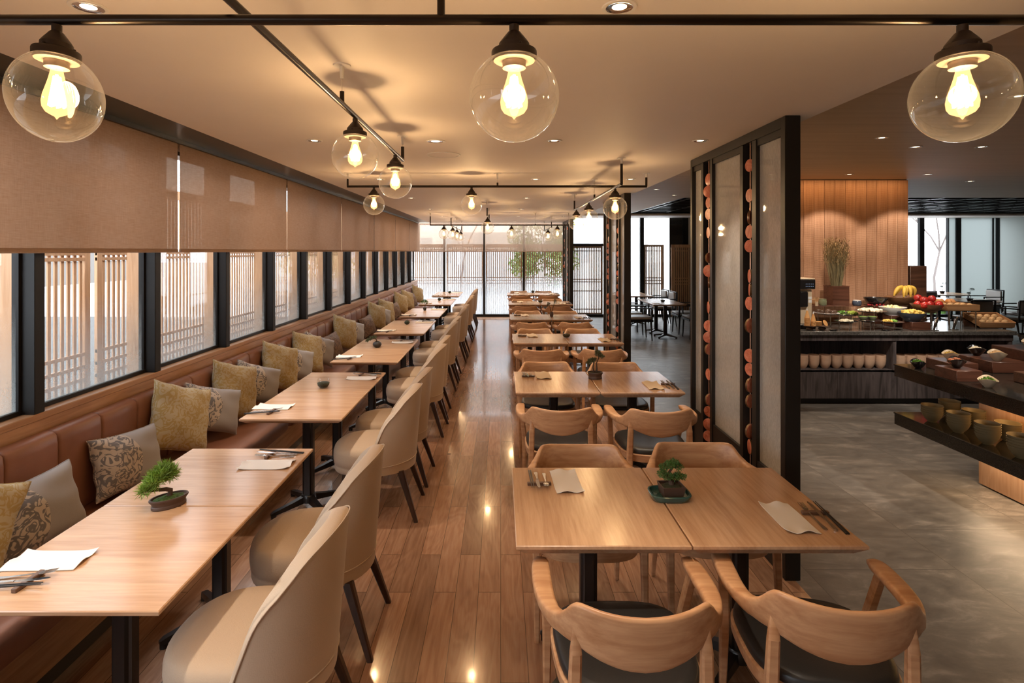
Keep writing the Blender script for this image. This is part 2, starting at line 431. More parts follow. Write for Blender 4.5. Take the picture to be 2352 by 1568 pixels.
# ------------------------------------------------------------------ mesh helpers
class MB:
    def __init__(s): s.v = []; s.f = []; s.mi = []; s.mats = []; s.cur = 0
    def mat(s, name):
        if name not in s.mats: s.mats.append(name)
        s.cur = s.mats.index(name); return s
    def add(s, vs, fs):
        b = len(s.v); s.v += [tuple(v) for v in vs]
        for f in fs: s.f.append(tuple(b + i for i in f)); s.mi.append(s.cur)
        return s
    def box(s, x0, x1, y0, y1, z0, z1, b=0, mtx=None):
        if x0 > x1: x0, x1 = x1, x0
        if y0 > y1: y0, y1 = y1, y0
        if z0 > z1: z0, z1 = z1, z0
        if b <= 0:
            vs = [(x, y, z) for z in (z0, z1) for y in (y0, y1) for x in (x0, x1)]
            fs = [(0, 2, 3, 1), (4, 5, 7, 6), (0, 1, 5, 4), (2, 6, 7, 3), (0, 4, 6, 2), (1, 3, 7, 5)]
        else:
            b = min(b, (x1 - x0) / 2.01, (y1 - y0) / 2.01, (z1 - z0) / 2.01)
            vs = []; idx = {}
            for a in (0, 1):
                for c in (0, 1):
                    for d in (0, 1):
                        X = (x0, x1)[a]; Y = (y0, y1)[c]; Z = (z0, z1)[d]
                        ix = X + (b if a == 0 else -b); iy = Y + (b if c == 0 else -b); iz = Z + (b if d == 0 else -b)
                        for k, p in (('x', (X, iy, iz)), ('y', (ix, Y, iz)), ('z', (ix, iy, Z))):
                            idx[(a, c, d, k)] = len(vs); vs.append(p)
            fs = []
            for a in (0, 1):
                q = [idx[(a, c, d, 'x')] for c, d in ((0, 0), (1, 0), (1, 1), (0, 1))]; fs.append(q if a else q[::-1])
                q = [idx[(c, a, d, 'y')] for c, d in ((0, 0), (0, 1), (1, 1), (1, 0))]; fs.append(q if a else q[::-1])
                q = [idx[(c, d, a, 'z')] for c, d in ((0, 0), (1, 0), (1, 1), (0, 1))]; fs.append(q if a else q[::-1])
            for a in (0, 1):
                for c in (0, 1):
                    fs.append([idx[(a, c, 0, 'x')], idx[(a, c, 1, 'x')], idx[(a, c, 1, 'y')], idx[(a, c, 0, 'y')]])
                    fs.append([idx[(a, 0, c, 'x')], idx[(a, 1, c, 'x')], idx[(a, 1, c, 'z')], idx[(a, 0, c, 'z')]])
                    fs.append([idx[(0, a, c, 'y')], idx[(1, a, c, 'y')], idx[(1, a, c, 'z')], idx[(0, a, c, 'z')]])
                    for d in (0, 1): fs.append([idx[(a, c, d, k)] for k in 'xyz'])
        if mtx is not None: vs = [mtx @ Vector(v) for v in vs]
        return s.add(vs, fs)
    def rings(s, rings, cap0=True, cap1=True, closed=True):
        n = len(rings[0]); vs = [p for r in rings for p in r]; fs = []
        for i in range(len(rings) - 1):
            for j in range(n if closed else n - 1):
                k = (j + 1) % n
                fs.append((i * n + j, i * n + k, (i + 1) * n + k, (i + 1) * n + j))
        if cap0: fs.append(tuple(range(n))[::-1])
        if cap1: fs.append(tuple((len(rings) - 1) * n + j for j in range(n)))
        return s.add(vs, fs)
    def lathe(s, prof, n=24, c=(0, 0, 0), sx=1, sy=1, cap0=False, cap1=False, mtx=None):
        rs = [[(c[0] + r * cos(2 * pi * j / n) * sx, c[1] + r * sin(2 * pi * j / n) * sy, c[2] + z) for j in range(n)] for r, z in prof]
        if mtx is not None: rs = [[mtx @ Vector(p) for p in r] for r in rs]
        return s.rings(rs, cap0, cap1)
    def tube(s, pts, r, n=8, cap=True):
        P = [Vector(p) for p in pts]; rr = r if isinstance(r, (list, tuple)) else [r] * len(P)
        up = Vector((0, 0, 1)); rs = []; prev = None
        for i, p in enumerate(P):
            t = (P[min(i + 1, len(P) - 1)] - P[max(i - 1, 0)]).normalized()
            if prev is None:
                a = t.cross(up)
                if a.length < 1e-3: a = t.cross(Vector((1, 0, 0)))
            else: a = prev - t * prev.dot(t)
            a.normalize(); prev = a; b = t.cross(a)
            rs.append([p + (a * cos(2 * pi * j / n) + b * sin(2 * pi * j / n)) * rr[i] for j in range(n)])
        return s.rings(rs, cap, cap)
    def bar(s, p0, p1, w0, w1=None, d0=None, d1=None):
        """square tapering bar from p0 to p1 (section w x d)"""
        w1 = w0 if w1 is None else w1; d0 = w0 if d0 is None else d0; d1 = w1 if d1 is None else d1
        rs = []
        for p, w, d in ((p0, w0, d0), (p1, w1, d1)):
            c = .18
            q = [(w / 2, d / 2 - c * d), (w / 2 - c * w, d / 2), (-w / 2 + c * w, d / 2), (-w / 2, d / 2 - c * d), (-w / 2, -d / 2 + c * d), (-w / 2 + c * w, -d / 2), (w / 2 - c * w, -d / 2), (w / 2, -d / 2 + c * d)]
            rs.append([(p[0] + a, p[1] + b, p[2]) for a, b in q])
        return s.rings(rs)
    def ball(s, c, r, n=12, m=8, sz=1, sx=1, sy=1, mtx=None):
        pr = [(r * sin(pi * i / m), -r * sz * cos(pi * i / m)) for i in range(m + 1)]
        pr[0] = (r * .01, pr[0][1]); pr[-1] = (r * .01, pr[-1][1])
        return s.lathe(pr, n, c, sx, sy, True, True, mtx)
    def mesh(s, name, mat=None, smooth=True, angle=40, subd=0):
        me = bpy.data.meshes.new(name)
        me.from_pydata(s.v, [], s.f)
        names = s.mats or [mat]
        for k in names: me.materials.append(M(k))
        if s.mats: me.polygons.foreach_set('material_index', s.mi)
        bm = bmesh.new(); bm.from_mesh(me)
        bmesh.ops.remove_doubles(bm, verts=bm.verts, dist=1e-6)
        bmesh.ops.recalc_face_normals(bm, faces=bm.faces)
        if subd:
            pass
        bm.to_mesh(me); bm.free()
        if smooth:
            me.shade_smooth(); me.set_sharp_from_angle(angle=R(angle))
        me.update()
        return me

def pane(x0, x1, y0, y1, z0, z1, film, side):
    """a sheet of clear glass with a film (frost, rice paper) on one face: side 0 bottom, 1 top, 2 -y, 3 +y, 4 -x, 5 +x"""
    m = MB(); fs = [(0, 2, 3, 1), (4, 5, 7, 6), (0, 1, 5, 4), (2, 6, 7, 3), (0, 4, 6, 2), (1, 3, 7, 5)]
    vs = [(x, y, z) for z in (z0, z1) for y in (y0, y1) for x in (x0, x1)]
    m.mat(film).mat('clear_glass').add(vs, fs)
    m.mi[side] = 0
    return m
class Node:                      # a part: name, mesh, sub-parts, optional label, own offset
    def __init__(s, name, me=None, kids=(), label=None, loc=None, rot=None):
        s.name, s.me, s.kids, s.label, s.loc, s.rot = name, me, list(kids), label, loc, rot
def link_node(nd, parent):
    o = bpy.data.objects.new(nd.name, nd.me); COL.objects.link(o); o.parent = parent
    if nd.loc: o.location = nd.loc
    if nd.rot: o.rotation_euler = nd.rot
    if nd.label: o['label'] = nd.label
    for k in nd.kids: link_node(k, o)
    return o
def put(nd, loc, label, cat, group=None, rot=(0, 0, 0), kind=None, scale=None):
    """one instance of a thing; every part is an object of its own"""
    o = bpy.data.objects.new(nd.name, nd.me); COL.objects.link(o)
    o.location = loc
    o.rotation_euler = rot if isinstance(rot, (tuple, list, Euler)) else (0, 0, rot)
    if scale: o.scale = scale
    o['label'] = label; o['category'] = cat
    if group: o['group'] = group
    if kind: o['kind'] = kind
    for k in nd.kids: link_node(k, o)
    return o
def struct(name, mb, mat=None, parent=None, smooth=True, angle=35):
    me = mb.mesh(name, mat, smooth, angle)
    o = bpy.data.objects.new(name, me); COL.objects.link(o)
    if parent: o.parent = parent
    else: o['kind'] = 'structure'
    return o
def lerp(a, b, t): return a + (b - a) * t
def spl(keys, t):
    """smooth interpolation through (t, value...) keys"""
    for i in range(len(keys) - 1):
        if t <= keys[i + 1][0] or i == len(keys) - 2:
            k0, k1 = keys[i], keys[i + 1]; km = keys[max(i - 1, 0)]; kp = keys[min(i + 2, len(keys) - 1)]
            h = k1[0] - k0[0]; u = max(0, min(1, (t - k0[0]) / h)); res = []
            for a in range(1, len(k0)):
                m0 = (k1[a] - km[a]) / max(1e-6, k1[0] - km[0]) * h if i > 0 else (k1[a] - k0[a])
                m1 = (kp[a] - k0[a]) / max(1e-6, kp[0] - k0[0]) * h if i < len(keys) - 2 else (k1[a] - k0[a])
                res.append((2 * u**3 - 3 * u**2 + 1) * k0[a] + (u**3 - 2 * u**2 + u) * m0 + (-2 * u**3 + 3 * u**2) * k1[a] + (u**3 - u**2) * m1)
            return res
def at(px, py, z):
    """point at height z seen at a pixel of the photograph"""
    Y = 1280 * (EYE - z) / (py - 576); return ((px - 1150) * Y / 1280, Y, z)
ORD = ['first', 'second', 'third', 'fourth', 'fifth', 'sixth', 'seventh', 'eighth', 'ninth', 'tenth', 'eleventh', 'twelfth', 'thirteenth']
# ------------------------------------------------------------------ the room shell
XS = 1.61                      # where the boards meet the slate tiles
struct('floor', MB().box(-2.45, XS, -3.2, YFAR + .05, -.06, 0), 'oak_floorboards')
struct('floor.001', MB().box(XS, 14.5, -3.2, YFAR + .05, -.06, 0), 'slate_floor_tiles')
struct('ceiling', MB().box(-1.87, 1.72, -3.2, 14.75, CEIL, CEIL + .25), 'ceiling_plaster')
struct('ceiling.001', MB().box(1.72, 14.5, -3.2, 10.0, CEIL2, CEIL2 + .06).box(1.72, 3.27, 10.0, 14.2, CEIL2, CEIL2 + .06), 'brown_ceiling_veneer')
struct('ceiling.002', MB().box(1.72, 14.5, 14.2, YFAR + .1, CEIL2 - .05, CEIL2 + .06), 'ceiling_plaster')
# dark soffit over the blinds
struct('trim_1', MB().box(-2.42, -1.87, -3.2, 14.75, CEIL + .01, CEIL + .1).box(-2.17, -2.155, -3.2, 14.75, CEIL - .018, CEIL + .01), 'black_soffit')
# open black louvre ceiling over the rear dining area
lv = MB().box(3.27, 14.5, 10.0, 14.2, 3.3, 3.34)
lv.box(3.27, 3.30, 10.0, 14.2, CEIL2, 3.3).box(3.27, 14.5, 9.97, 10.0, CEIL2, 3.3).box(3.27, 14.5, 14.2, 14.23, CEIL2, 3.3)
for i in range(11): lv.box(3.3, 14.5, 10.15 + i * .38, 10.18 + i * .38, CEIL2 + .02, CEIL2 + .14)
for i in range(17): lv.box(3.5 + i * .66, 3.53 + i * .66, 10.0, 14.2, CEIL2 + .02, CEIL2 + .14)
struct('ceiling.003', lv, 'black_lacquer')
struct('wall_back', MB().box(-2.45, 14.5, -3.3, -3.2, 0, 3.2), 'wall_plaster')
struct('wall_right', MB().box(14.5, 14.6, -3.2, YFAR, 0, 3.3), 'wall_plaster')
struct('wall_left', MB().box(-2.42, -2.30, -3.2, YFAR, 0, .965), 'oak_ledge')
struct('trim_2', MB().box(-2.36, -2.27, -3.2, YFAR - .02, .965, 1.0, .004).box(-2.30, -2.275, -3.2, YFAR - .02, .84, .965), 'oak_ledge')
struct('trim_3', MB().box(-2.365, -2.335, -3.2, YFAR, 1.0, 1.022), 'pillar_paint')
struct('wall_left.001', MB().box(-2.42, -2.30, -3.2, YFAR, 2.48, CEIL + .1), 'black_soffit')

# ------------------------------------------------------------------ side windows: one pane and one dark post per bay
PITCH = .948; Y0 = 2.78
for k in range(-2, 13):
    yf = Y0 + PITCH * k
    if yf > YFAR - .5: break
    struct('pillar_left', MB().box(-2.375, -2.272, yf - .062, yf, 1.0, 2.5, .003), 'pillar_paint')
    # timber fin outside the glass
    struct('pillar_outside', MB().box(-2.455, -2.378, yf - .066, yf - .008, -.08, 2.6), 'lattice_cedar')
    y1 = min(yf + PITCH - .062, YFAR - .06)
    w = struct('window_%d' % (k + 3), pane(-2.36, -2.352, yf, y1, 1.02, 2.5, 'side_window_glass', 5), None, None, False)
    struct('window_frame', MB().box(-2.372, -2.338, yf, yf + .016, 1.02, 2.5).box(-2.372, -2.338, y1 - .016, y1, 1.02, 2.5), 'pillar_paint', w)

# ------------------------------------------------------------------ far window wall
muls = [(-2.67, .055, 'far_window_glass'), (-1.54, .055, 'far_window_glass'), (-.45, .055, 'far_window_glass'), (.63, .055, 'far_window_glass'), (1.78, .055, None), (1.86, .10, 'clear_glass'),
        (2.90, .10, 'clear_glass'), (3.86, .10, 'clear_glass'), (5.05, .14, None), (8.4, .14, 'clear_glass'), (9.9, .14, 'clear_glass'), (11.5, .13, 'clear_glass'), (12.22, .02, 'tall_frosted_glass'), (12.50, .13, 'tall_frosted_glass'), (13.45, .02, 'tall_frosted_glass'), (13.58, .09, None)]
for i, (x, wd, g) in enumerate(muls):
    struct('pillar_far', MB().box(x - wd / 2, x + wd / 2, YFAR, YFAR + .09, 0, CEIL2), 'pillar_paint')
    if g:
        struct('window_%d' % (20 + i), pane(x + wd / 2, muls[i + 1][0] - muls[i + 1][1] / 2, YFAR + .04, YFAR + .048, .06, CEIL2, g, 2), None, None, False)
struct('wall_far_added', MB().box(5.12, 8.33, YFAR, YFAR + .1, 0, CEIL2), 'wall_plaster')  # hidden stretch closed in, added to keep blue daylight off the tiles
sp = MB(); sp.add([(13.6, YFAR + .02, .05), (14.5, 13.4, .05), (14.5, 13.4, CEIL2), (13.6, YFAR + .02, CEIL2)], [(0, 1, 2, 3)])
struct('window_40', sp, 'tall_frosted_glass')
struct('baseboard_far', MB().box(-2.75, 14.5, YFAR - .01, YFAR + .1, 0, .07), 'pillar_paint')
struct('trim_4', MB().box(-2.45, 1.85, YFAR - .55, YFAR - .03, 0.0, .004), 'oak_ledge')
struct('wall_far', MB().box(-2.75, 14.5, YFAR + .02, YFAR + .12, CEIL2, 3.4), 'black_soffit')
# transom over the glazed door
struct('trim_5', MB().box(1.86, 2.9, YFAR - .005, YFAR + .085, 1.93, 2.0), 'pillar_paint')

# lattices outside the windows
def lattice(name, x0, x1, z0, z1, rails, pitch, sl, along, off, dep, label, frame=.05, top=None):
    m = MB()
    n = max(1, int((x1 - x0) / pitch))
    def bx(a0, a1, zz0, zz1, d0, d1):
        if along == 'x': m.box(a0, a1, off + d0, off + d1, zz0, zz1)
        else: m.box(off + d0, off + d1, a0, a1, zz0, zz1)
    for i in range(n):
        a = x0 + frame + (x1 - x0 - 2 * frame) * (i + .5) / n
        bx(a - sl / 2, a + sl / 2, z0, z1, 0, dep)
    for r in rails: bx(x0, x1, r - .012, r + .012, .002, dep + .006)
    bx(x0, x0 + frame, z0, z1, -.004, dep + .008); bx(x1 - frame, x1, z0, z1, -.004, dep + .008)
    bx(x0, x1, z1 - (top or frame), z1, -.003, dep + .007); bx(x0, x1, z0, z0 + frame * .6, -.003, dep + .007)
    o = put(Node(name, m.mesh(name, 'lattice_cedar', False)), (0, 0, 0), label, 'lattice screen', 'slatted timber screens outside the windows')
    return o
for i, (a, b) in enumerate(((-2.64, -1.57), (-1.51, -.48), (-.42, .60), (.66, 1.75))):
    lattice('outside_lattice_screen', a, b, .0, 1.99, (1.84, 1.80, .90, .98, 1.06), .055, .024, 'x', YFAR + .32, .014,
            'slatted cedar screen outside the far window wall, %s from the bench corner' % ORD[i], .04, .10)
# the screens beyond the side windows: long runs with open gaps between
for i, (a, b) in enumerate(((2.55, 4.05), (4.12, 5.9), (5.97, 7.8), (7.87, 9.7), (9.77, 11.6), (11.67, 13.5), (13.57, 15.4))):
    lattice('outside_lattice_screen', a, b, -.08, 2.35, (1.78, 1.74, .88, .97, 1.06), .058, .025, 'y', -3.0, .010,
            'slatted cedar screen outside the bench windows, %s from the camera' % ORD[i], .05, .08)
d1 = lattice('slatted_door', 1.95, 2.80, .07, 1.93, (1.80, 1.02, .95, .70, .20), .052, .022, 'x', YFAR + .10, .035,
        'slatted timber door under a bright transom at the end of the room', .05, .05)
d1['category'] = 'door'; del d1['group']
lattice('outside_lattice_screen', 3.95, 4.5, .02, 1.97, (1.80, .90, .98, 1.06), .05, .024, 'x', YFAR + .16, .03, 'narrow slatted cedar screen between the door and the dark panel', .05, .06)
lattice('outside_lattice_screen', 4.62, 6.75, .02, 1.97, (1.80, .90, .98, 1.06), .055, .030, 'x', YFAR - .12, .03, 'dense slatted cedar screen standing in front of the dark glass panel', .06, .08)
struct('wall_far.001', MB().box(4.62, 6.6, YFAR + .05, YFAR + .07, 0, CEIL2), 'black_soffit')

# ------------------------------------------------------------------ roller blinds
def blind(axis, a0, a1, pos, z0, z1, label, group, fab='linen_blind'):
    f = MB(); h = MB(); n = 14
    if axis == 'y':
        f.box(pos - .0006, pos + .0006, a0, a1, z0, z1)
        h.box(pos - .009, pos + .009, a0, a1, z0 - .006, z0 + .018, .004)
        r = MB().tube([(pos - .035, a0, z1 - .005), (pos - .035, a1, z1 - .005)], .034, 14)
    else:
        f.box(a0, a1, pos - .0006, pos + .0006, z0, z1)
        h.box(a0, a1, pos - .008, pos + .008, z0 - .006, z0 + .018, .004)
        r = MB().tube([(a0, pos + .035, z1 - .005), (a1, pos + .035, z1 - .005)], .034, 14)
    put(Node('roller_blind', None, [Node('fabric', f.mesh('blind_fabric', fab, False)), Node('bottom_bar', h.mesh('blind_bar', 'linen_blind')), Node('roller', r.mesh('blind_roll', 'linen_blind'))]),
        (0, 0, 0), label, 'roller blind', group)
e = [1.84, 3.79, 5.71, 7.67, 9.64, 11.6, 13.4, 15.1]
for i in range(7):
    blind('y', e[i] + .014, e[i + 1] - .014, -2.19, 1.795, 2.525, 'half-lowered beige linen roller blind over the bench, %s from the camera' % ORD[i], 'blinds over the bench')
for a, b, w in ((-.11, 1.84, 'unseen, added level with the camera'), (-2.06, -.11, 'unseen, added behind the camera')):
    blind('y', a + .014, b - .014, -2.19, 1.795, 2.525, 'half-lowered beige linen roller blind over the bench, %s' % w, 'blinds over the bench')  # out of view, added to hold daylight off the nearest table
for i, (a, b) in enumerate(((-2.55, -.47), (-.43, 1.76))):
    blind('x', a, b, YFAR - .07, 1.78, 2.545, 'sheer beige roller blind at the far window wall, %s' % ('beside the bench corner' if i == 0 else 'beside the disc screens'), 'blinds at the far window wall', 'sheer_blind')

# ------------------------------------------------------------------ black-framed partitions with strings of lacquer discs
def partition(y0, y1, xf, label, fine, seed):
    rnd = random.Random(seed)
    T = .085; fr = MB(); x1 = xf + T
    def post(a, b, d0=0, d1=T): fr.box(xf + d0, xf + d1, a, b, 0, CEIL - .0005, .003)
    S_ = (y1 - y0) / 1.45
    c = [0, .05, .345, .40, .52, .565, 1.02, 1.06, 1.19, 1.235, 1.41, 1.45]
    c = [y0 + q * S_ for q in c]
    post(c[0], c[1]); post(c[10], c[11])
    fr.box(xf + .001, x1 - .001, c[1], c[10], CEIL - .06, CEIL - .001); fr.box(xf + .001, x1 - .001, c[1], c[10], 0.001, .09)
    for a, b in ((c[2], c[3]), (c[4], c[5]), (c[6], c[7]), (c[8], c[9])): fr.box(xf + .006, x1 - .006, a, b, .09, CEIL - .06, .002)
    bays = ((c[1], c[2]), (c[5], c[6]), (c[9], c[10])); slots = ((c[3], c[4]), (c[7], c[8]))
    for a, b in bays:
        fr.box(xf + .012, xf + .045, a, b, CEIL - .10, CEIL - .06); fr.box(xf + .012, xf + .045, a, b, .09, .52)
    kids = [Node('frame', fr.mesh('partition_frame', 'charcoal_metal'))]
    for a, b in bays:
        kids.append(Node('glass_panel', pane(xf + .030, xf + .038, a, b, .52, CEIL - .10, 'rice_paper_glass', 4).mesh('partition_glass', None, False)))
    for q, (a, b) in enumerate(slots):
        yc = (a + b) / 2; xc = xf + .026
        kids.append(Node('back_plate', MB().box(x1 - .014, x1 - .006, a, b, .09, CEIL - .06).mesh('slot_back', 'black_lacquer', False)) if fine else Node('side_strip', MB().box(x1 - .02, x1 - .01, b - .02, b, .09, CEIL - .06).mesh('slot_strip', 'black_lacquer', False)))
        kids.append(Node('rod', MB().tube([(xc, yc, .09), (xc, yc, CEIL - .06)], .004, 6).mesh('disc_rod', 'copper_rod')))
        z = CEIL - .20
        while z > .35:
            r = rnd.choice((.040, .043, .046))
            ang = rnd.choice((-15, 5, 20, -35, 40, 75, -60, 12)) + rnd.uniform(-8, 8)
            mt = Matrix.Translation((xc, yc, z)) @ Matrix.Rotation(R(ang), 4, 'Z') @ Matrix.Rotation(R(-90), 4, 'Y')
            d = MB().mat('red_lacquer').lathe([(.001, .0075), (r * .96, .0075), (r, .006)], 28, mtx=mt).lathe([(r, -.006), (r * .96, -.0075), (.001, -.0075)], 28, mtx=mt)
            d.mat('brass_edge').lathe([(r, .006), (r * 1.005, 0), (r, -.006)], 28, mtx=mt)
            kids.append(Node('disc', d.mesh('lacquer_disc')))
            z -= rnd.choice((.086, .09, .10, .14, .19, .09))
    put(Node('partition_screen', None, kids), (0, 0, 0), label, 'partition', 'disc-strung partition screens')
partition(3.04, 4.56, 1.552, 'black-framed rice-paper glass partition with red disc strings, closest to the camera', True, 3)
partition(7.10, 8.55, 1.575, 'black-framed rice-paper glass partition with red disc strings, middle of three along the tiles', False, 5)
partition(12.9, 14.4, 1.60, 'black-framed rice-paper glass partition with red disc strings, beside the far window wall', False, 9)

# ------------------------------------------------------------------ bench
def panel_mesh(w, h, t):
    """padded upholstery panel: x is width, y depth (front at -t), z height"""
    m = MB(); rs = []
    nx = 10
    prof = [(0, 0), (-t * .72, .0), (-t * .95, .02), (-t, .06), (-t, h * .5), (-t, h - .06), (-t * .93, h - .02), (-t * .68, h - .004), (-t * .3, h), (0, h)]
    for i in range(nx + 1):
        u = i / nx; e_ = min(u, 1 - u) * w
        k = 1 - .42 * max(0, 1 - e_ / .018) ** 2 if e_ < .018 else 1
        rs.append([(u * w, y * k, z) for y, z in prof])
    us = [0, .004, .010, .02, .05, .5, .95, .98, .99, .996, 1]
    rs = []
    for u in us:
        e_ = min(u, 1 - u) * w
        k = sqrt(max(0, 1 - max(0, 1 - e_ / .012) ** 2)) * .38 + .62 if e_ < .012 else 1
        rs.append([(u * w, y * k, z) for y, z in prof])
    m.rings(rs); return m.mesh('bench_panel', 'tan_leather', True, 50)
def seat_mesh(Ln):
    m = MB(); d = .47; prof = [(0, 0), (-d, 0), (-d - .012, .02), (-d - .015, .06), (-d - .008, .098), (-d + .02, .118), (-d + .06, .122), (0, .122)]
    rs = []
    for e_, k in ((0, .55), (.006, .8), (.02, .95), (.04, 1), (Ln - .04, 1), (Ln - .02, .95), (Ln - .006, .8), (Ln, .55)):
        sh = (1 - k) * .05
        rs.append([(e_, y + (sh if y < -.2 else 0), z if z < .05 else z - sh * .6) for y, z in prof])
    m.rings(rs); return m.mesh('bench_seat', 'tan_leather', True, 45)
kids = []
base = MB().box(-2.26, -1.84, .3, YFAR - .25, .09, .328)
kids.append(Node('base', base.mesh('bench_base', 'oak_ledge', False)))
kids.append(Node('toe_kick', MB().box(-2.26, -1.87, .3, YFAR - .25, 0, .09).mesh('bench_toe', 'black_lacquer', False)))
pm = panel_mesh(.299, .47, .075)
y = .364
while y < YFAR - .5:
    kids.append(Node('back_panel', pm, loc=(-2.262, y, .44), rot=(R(0), 0, R(90))))
    y += .30
for a, b in ((.35, 2.46), (2.50, 4.58), (4.68, 6.70), (6.80, 8.75), (8.85, 10.8), (10.9, 12.85), (12.95, 14.9)):
    kids.append(Node('seat_cushion', seat_mesh(b - a), loc=(-2.22, a, .33), rot=(0, 0, R(90))))
put(Node('bench', None, kids), (0, 0, 0), 'long tan leather banquette bench running under the side windows', 'bench')
# ------------------------------------------------------------------ outside
put(Node('street_ground', MB().box(-60, 60, -20, 90, -.14, -.08).mesh('street', 'asphalt', False)), (0, 0, 0), 'pale grey street surface outside the windows', 'street', kind='structure')
fb = MB().mat('facade_pale').box(-14, 9, 34, 44, -.1, 9).mat('facade_glass')
for i in range(9):
    for j in range(3): fb.box(-13 + i * 2.4, -11.4 + i * 2.4, 33.96, 34, 1.1 + j * 2.7, 2.6 + j * 2.7)
put(Node('outside_building', fb.mesh('building', None, False)), (0, 0, 0), 'pale office block across the street behind the far windows', 'building')
put(Node('outside_wall_block', MB().box(-2.1, 1.4, 24, 26, -.1, 2.6).mesh('block', 'facade_grey', False)), (0, 0, 0), 'low grey wall block beyond the far lattice screens', 'wall')
fb = MB().mat('facade_brown').box(-34, -24, -10, 40, -.1, 10).mat('facade_glass')
for i in range(14):
    for j in range(3): fb.box(-24, -23.95, -8 + i * 3.2, -6 + i * 3.2, 1.2 + j * 2.8, 2.7 + j * 2.8)
put(Node('outside_building', fb.mesh('building', None, False)), (0, 0, 0), 'brown-grey building across the street from the bench windows', 'building')
def leaf_blob(m, c, r, n, size, rnd, sz=1.0, el=1.0):
    for _ in range(n):
        while True:
            p = Vector((rnd.uniform(-1, 1), rnd.uniform(-1, 1), rnd.uniform(-1, 1)))
            if .3 < p.length < 1: break
        q = Vector(c) + Vector((p.x * r, p.y * r, p.z * r * sz))
        d = (p.normalized() + Vector((rnd.uniform(-.8, .8), rnd.uniform(-.8, .8), rnd.uniform(-.4, .9)))).normalized()
        a = d.cross(Vector((rnd.uniform(-1, 1), rnd.uniform(-1, 1), rnd.uniform(-1, 1)))).normalized()
        w = size * .32 / el
        m.add([q - d * size * .5, q + a * w, q + d * size * .5, q - a * w], [(0, 1, 2, 3)])
rnd = random.Random(4)
hm = MB()
for i in range(26): leaf_blob(hm, (rnd.uniform(.5, 2.3), rnd.uniform(18.3, 19.1), rnd.uniform(.9, 3.0)), .42, 260, .10, rnd)
hs = MB()
for i in range(5): hs.tube([(.7 + i * .35, 18.7, -.08), (.7 + i * .35 + .1, 18.7, 1.6), (.6 + i * .38, 18.6, 2.8)], [.03, .02, .01], 6)
put(Node('outside_bush', None, [Node('foliage', hm.mesh('bush_leaves', 'hedge_leaf', False)), Node('stem', hs.mesh('bush_stems', 'winter_bark'))]), (0, 0, 0), 'green leafy bush outside the far windows beside the disc screens', 'bush')
put(Node('outside_shade_ground', MB().box(-22, -2.42, -4, YFAR + .5, -.075, -.05).mesh('shade_ground', 'shade_dark_ground', False)), (0, 0, 0), 'street ground outside the bench windows, shade put into its dark colour', 'ground', kind='structure')  # added sheet; its dark colour stands in for shade on the street
def bare_tree(name, x, y, h, seed, label):
    rnd = random.Random(seed); m = MB()
    def grow(p, d, l, r, n):
        q = p + d * l
        m.tube([p, (p + q) / 2 + Vector((rnd.uniform(-.05, .05), rnd.uniform(-.05, .05), 0)) * l, q], [r, r * .85, r * .68], 6)
        if n == 0: return
        for _ in range(3 if n > 1 else 2):
            e2 = (d + Vector((rnd.uniform(-.75, .75), rnd.uniform(-.75, .75), rnd.uniform(-.1, .5)))).normalized()
            grow(q, e2, l * rnd.uniform(.6, .8), r * .62, n - 1)
    grow(Vector((0, 0, 0)), Vector((.08, 0, 1)).normalized(), h * .36, .05, 5)
    put(Node(name, m.mesh('tree_branches', 'winter_bark')), (x, y, -.08), label, 'tree')
bare_tree('outside_tree', -1.5, 21, 5.0, 3, 'bare winter tree outside the far windows near the bench corner')
bare_tree('outside_tree', 15.6, 20, 5.2, 8, 'bare winter tree outside the tall windows behind the buffet')
rl = MB()
for x in [15.0 + .16 * i for i in range(16)]: rl.tube([(x, 18, .05), (x, 18, 1.05)], .012, 6)
rl.tube([(14.5, 18, -.08), (14.5, 18, .95), (14.6, 18, 1.06), (17.9, 18, 1.06)], .02, 8).tube([(14.5, 18, .12), (17.9, 18, .12)], .016, 6)
put(Node('outside_railing', rl.mesh('railing', 'charcoal_metal')), (0, 0, 0), 'dark metal barrier railing outside the tall windows behind the buffet', 'railing')
gr = MB(); rnd = random.Random(2)
for _ in range(2500):
    x = rnd.uniform(12.2, 14.6); y = rnd.uniform(15.5, 16.6); a = rnd.uniform(0, 6.3); h = rnd.uniform(.15, .45)
    gr.add([(x, y, -.08), (x + .02 * cos(a), y + .02 * sin(a), -.08), (x + .06 * cos(a), y + .06 * sin(a), h)], [(0, 1, 2)])
g = put(Node('outside_grass', gr.mesh('grass', 'grass_blade', False)), (0, 0, 0), 'strip of green grass outside the tall windows', 'grass', kind='stuff')

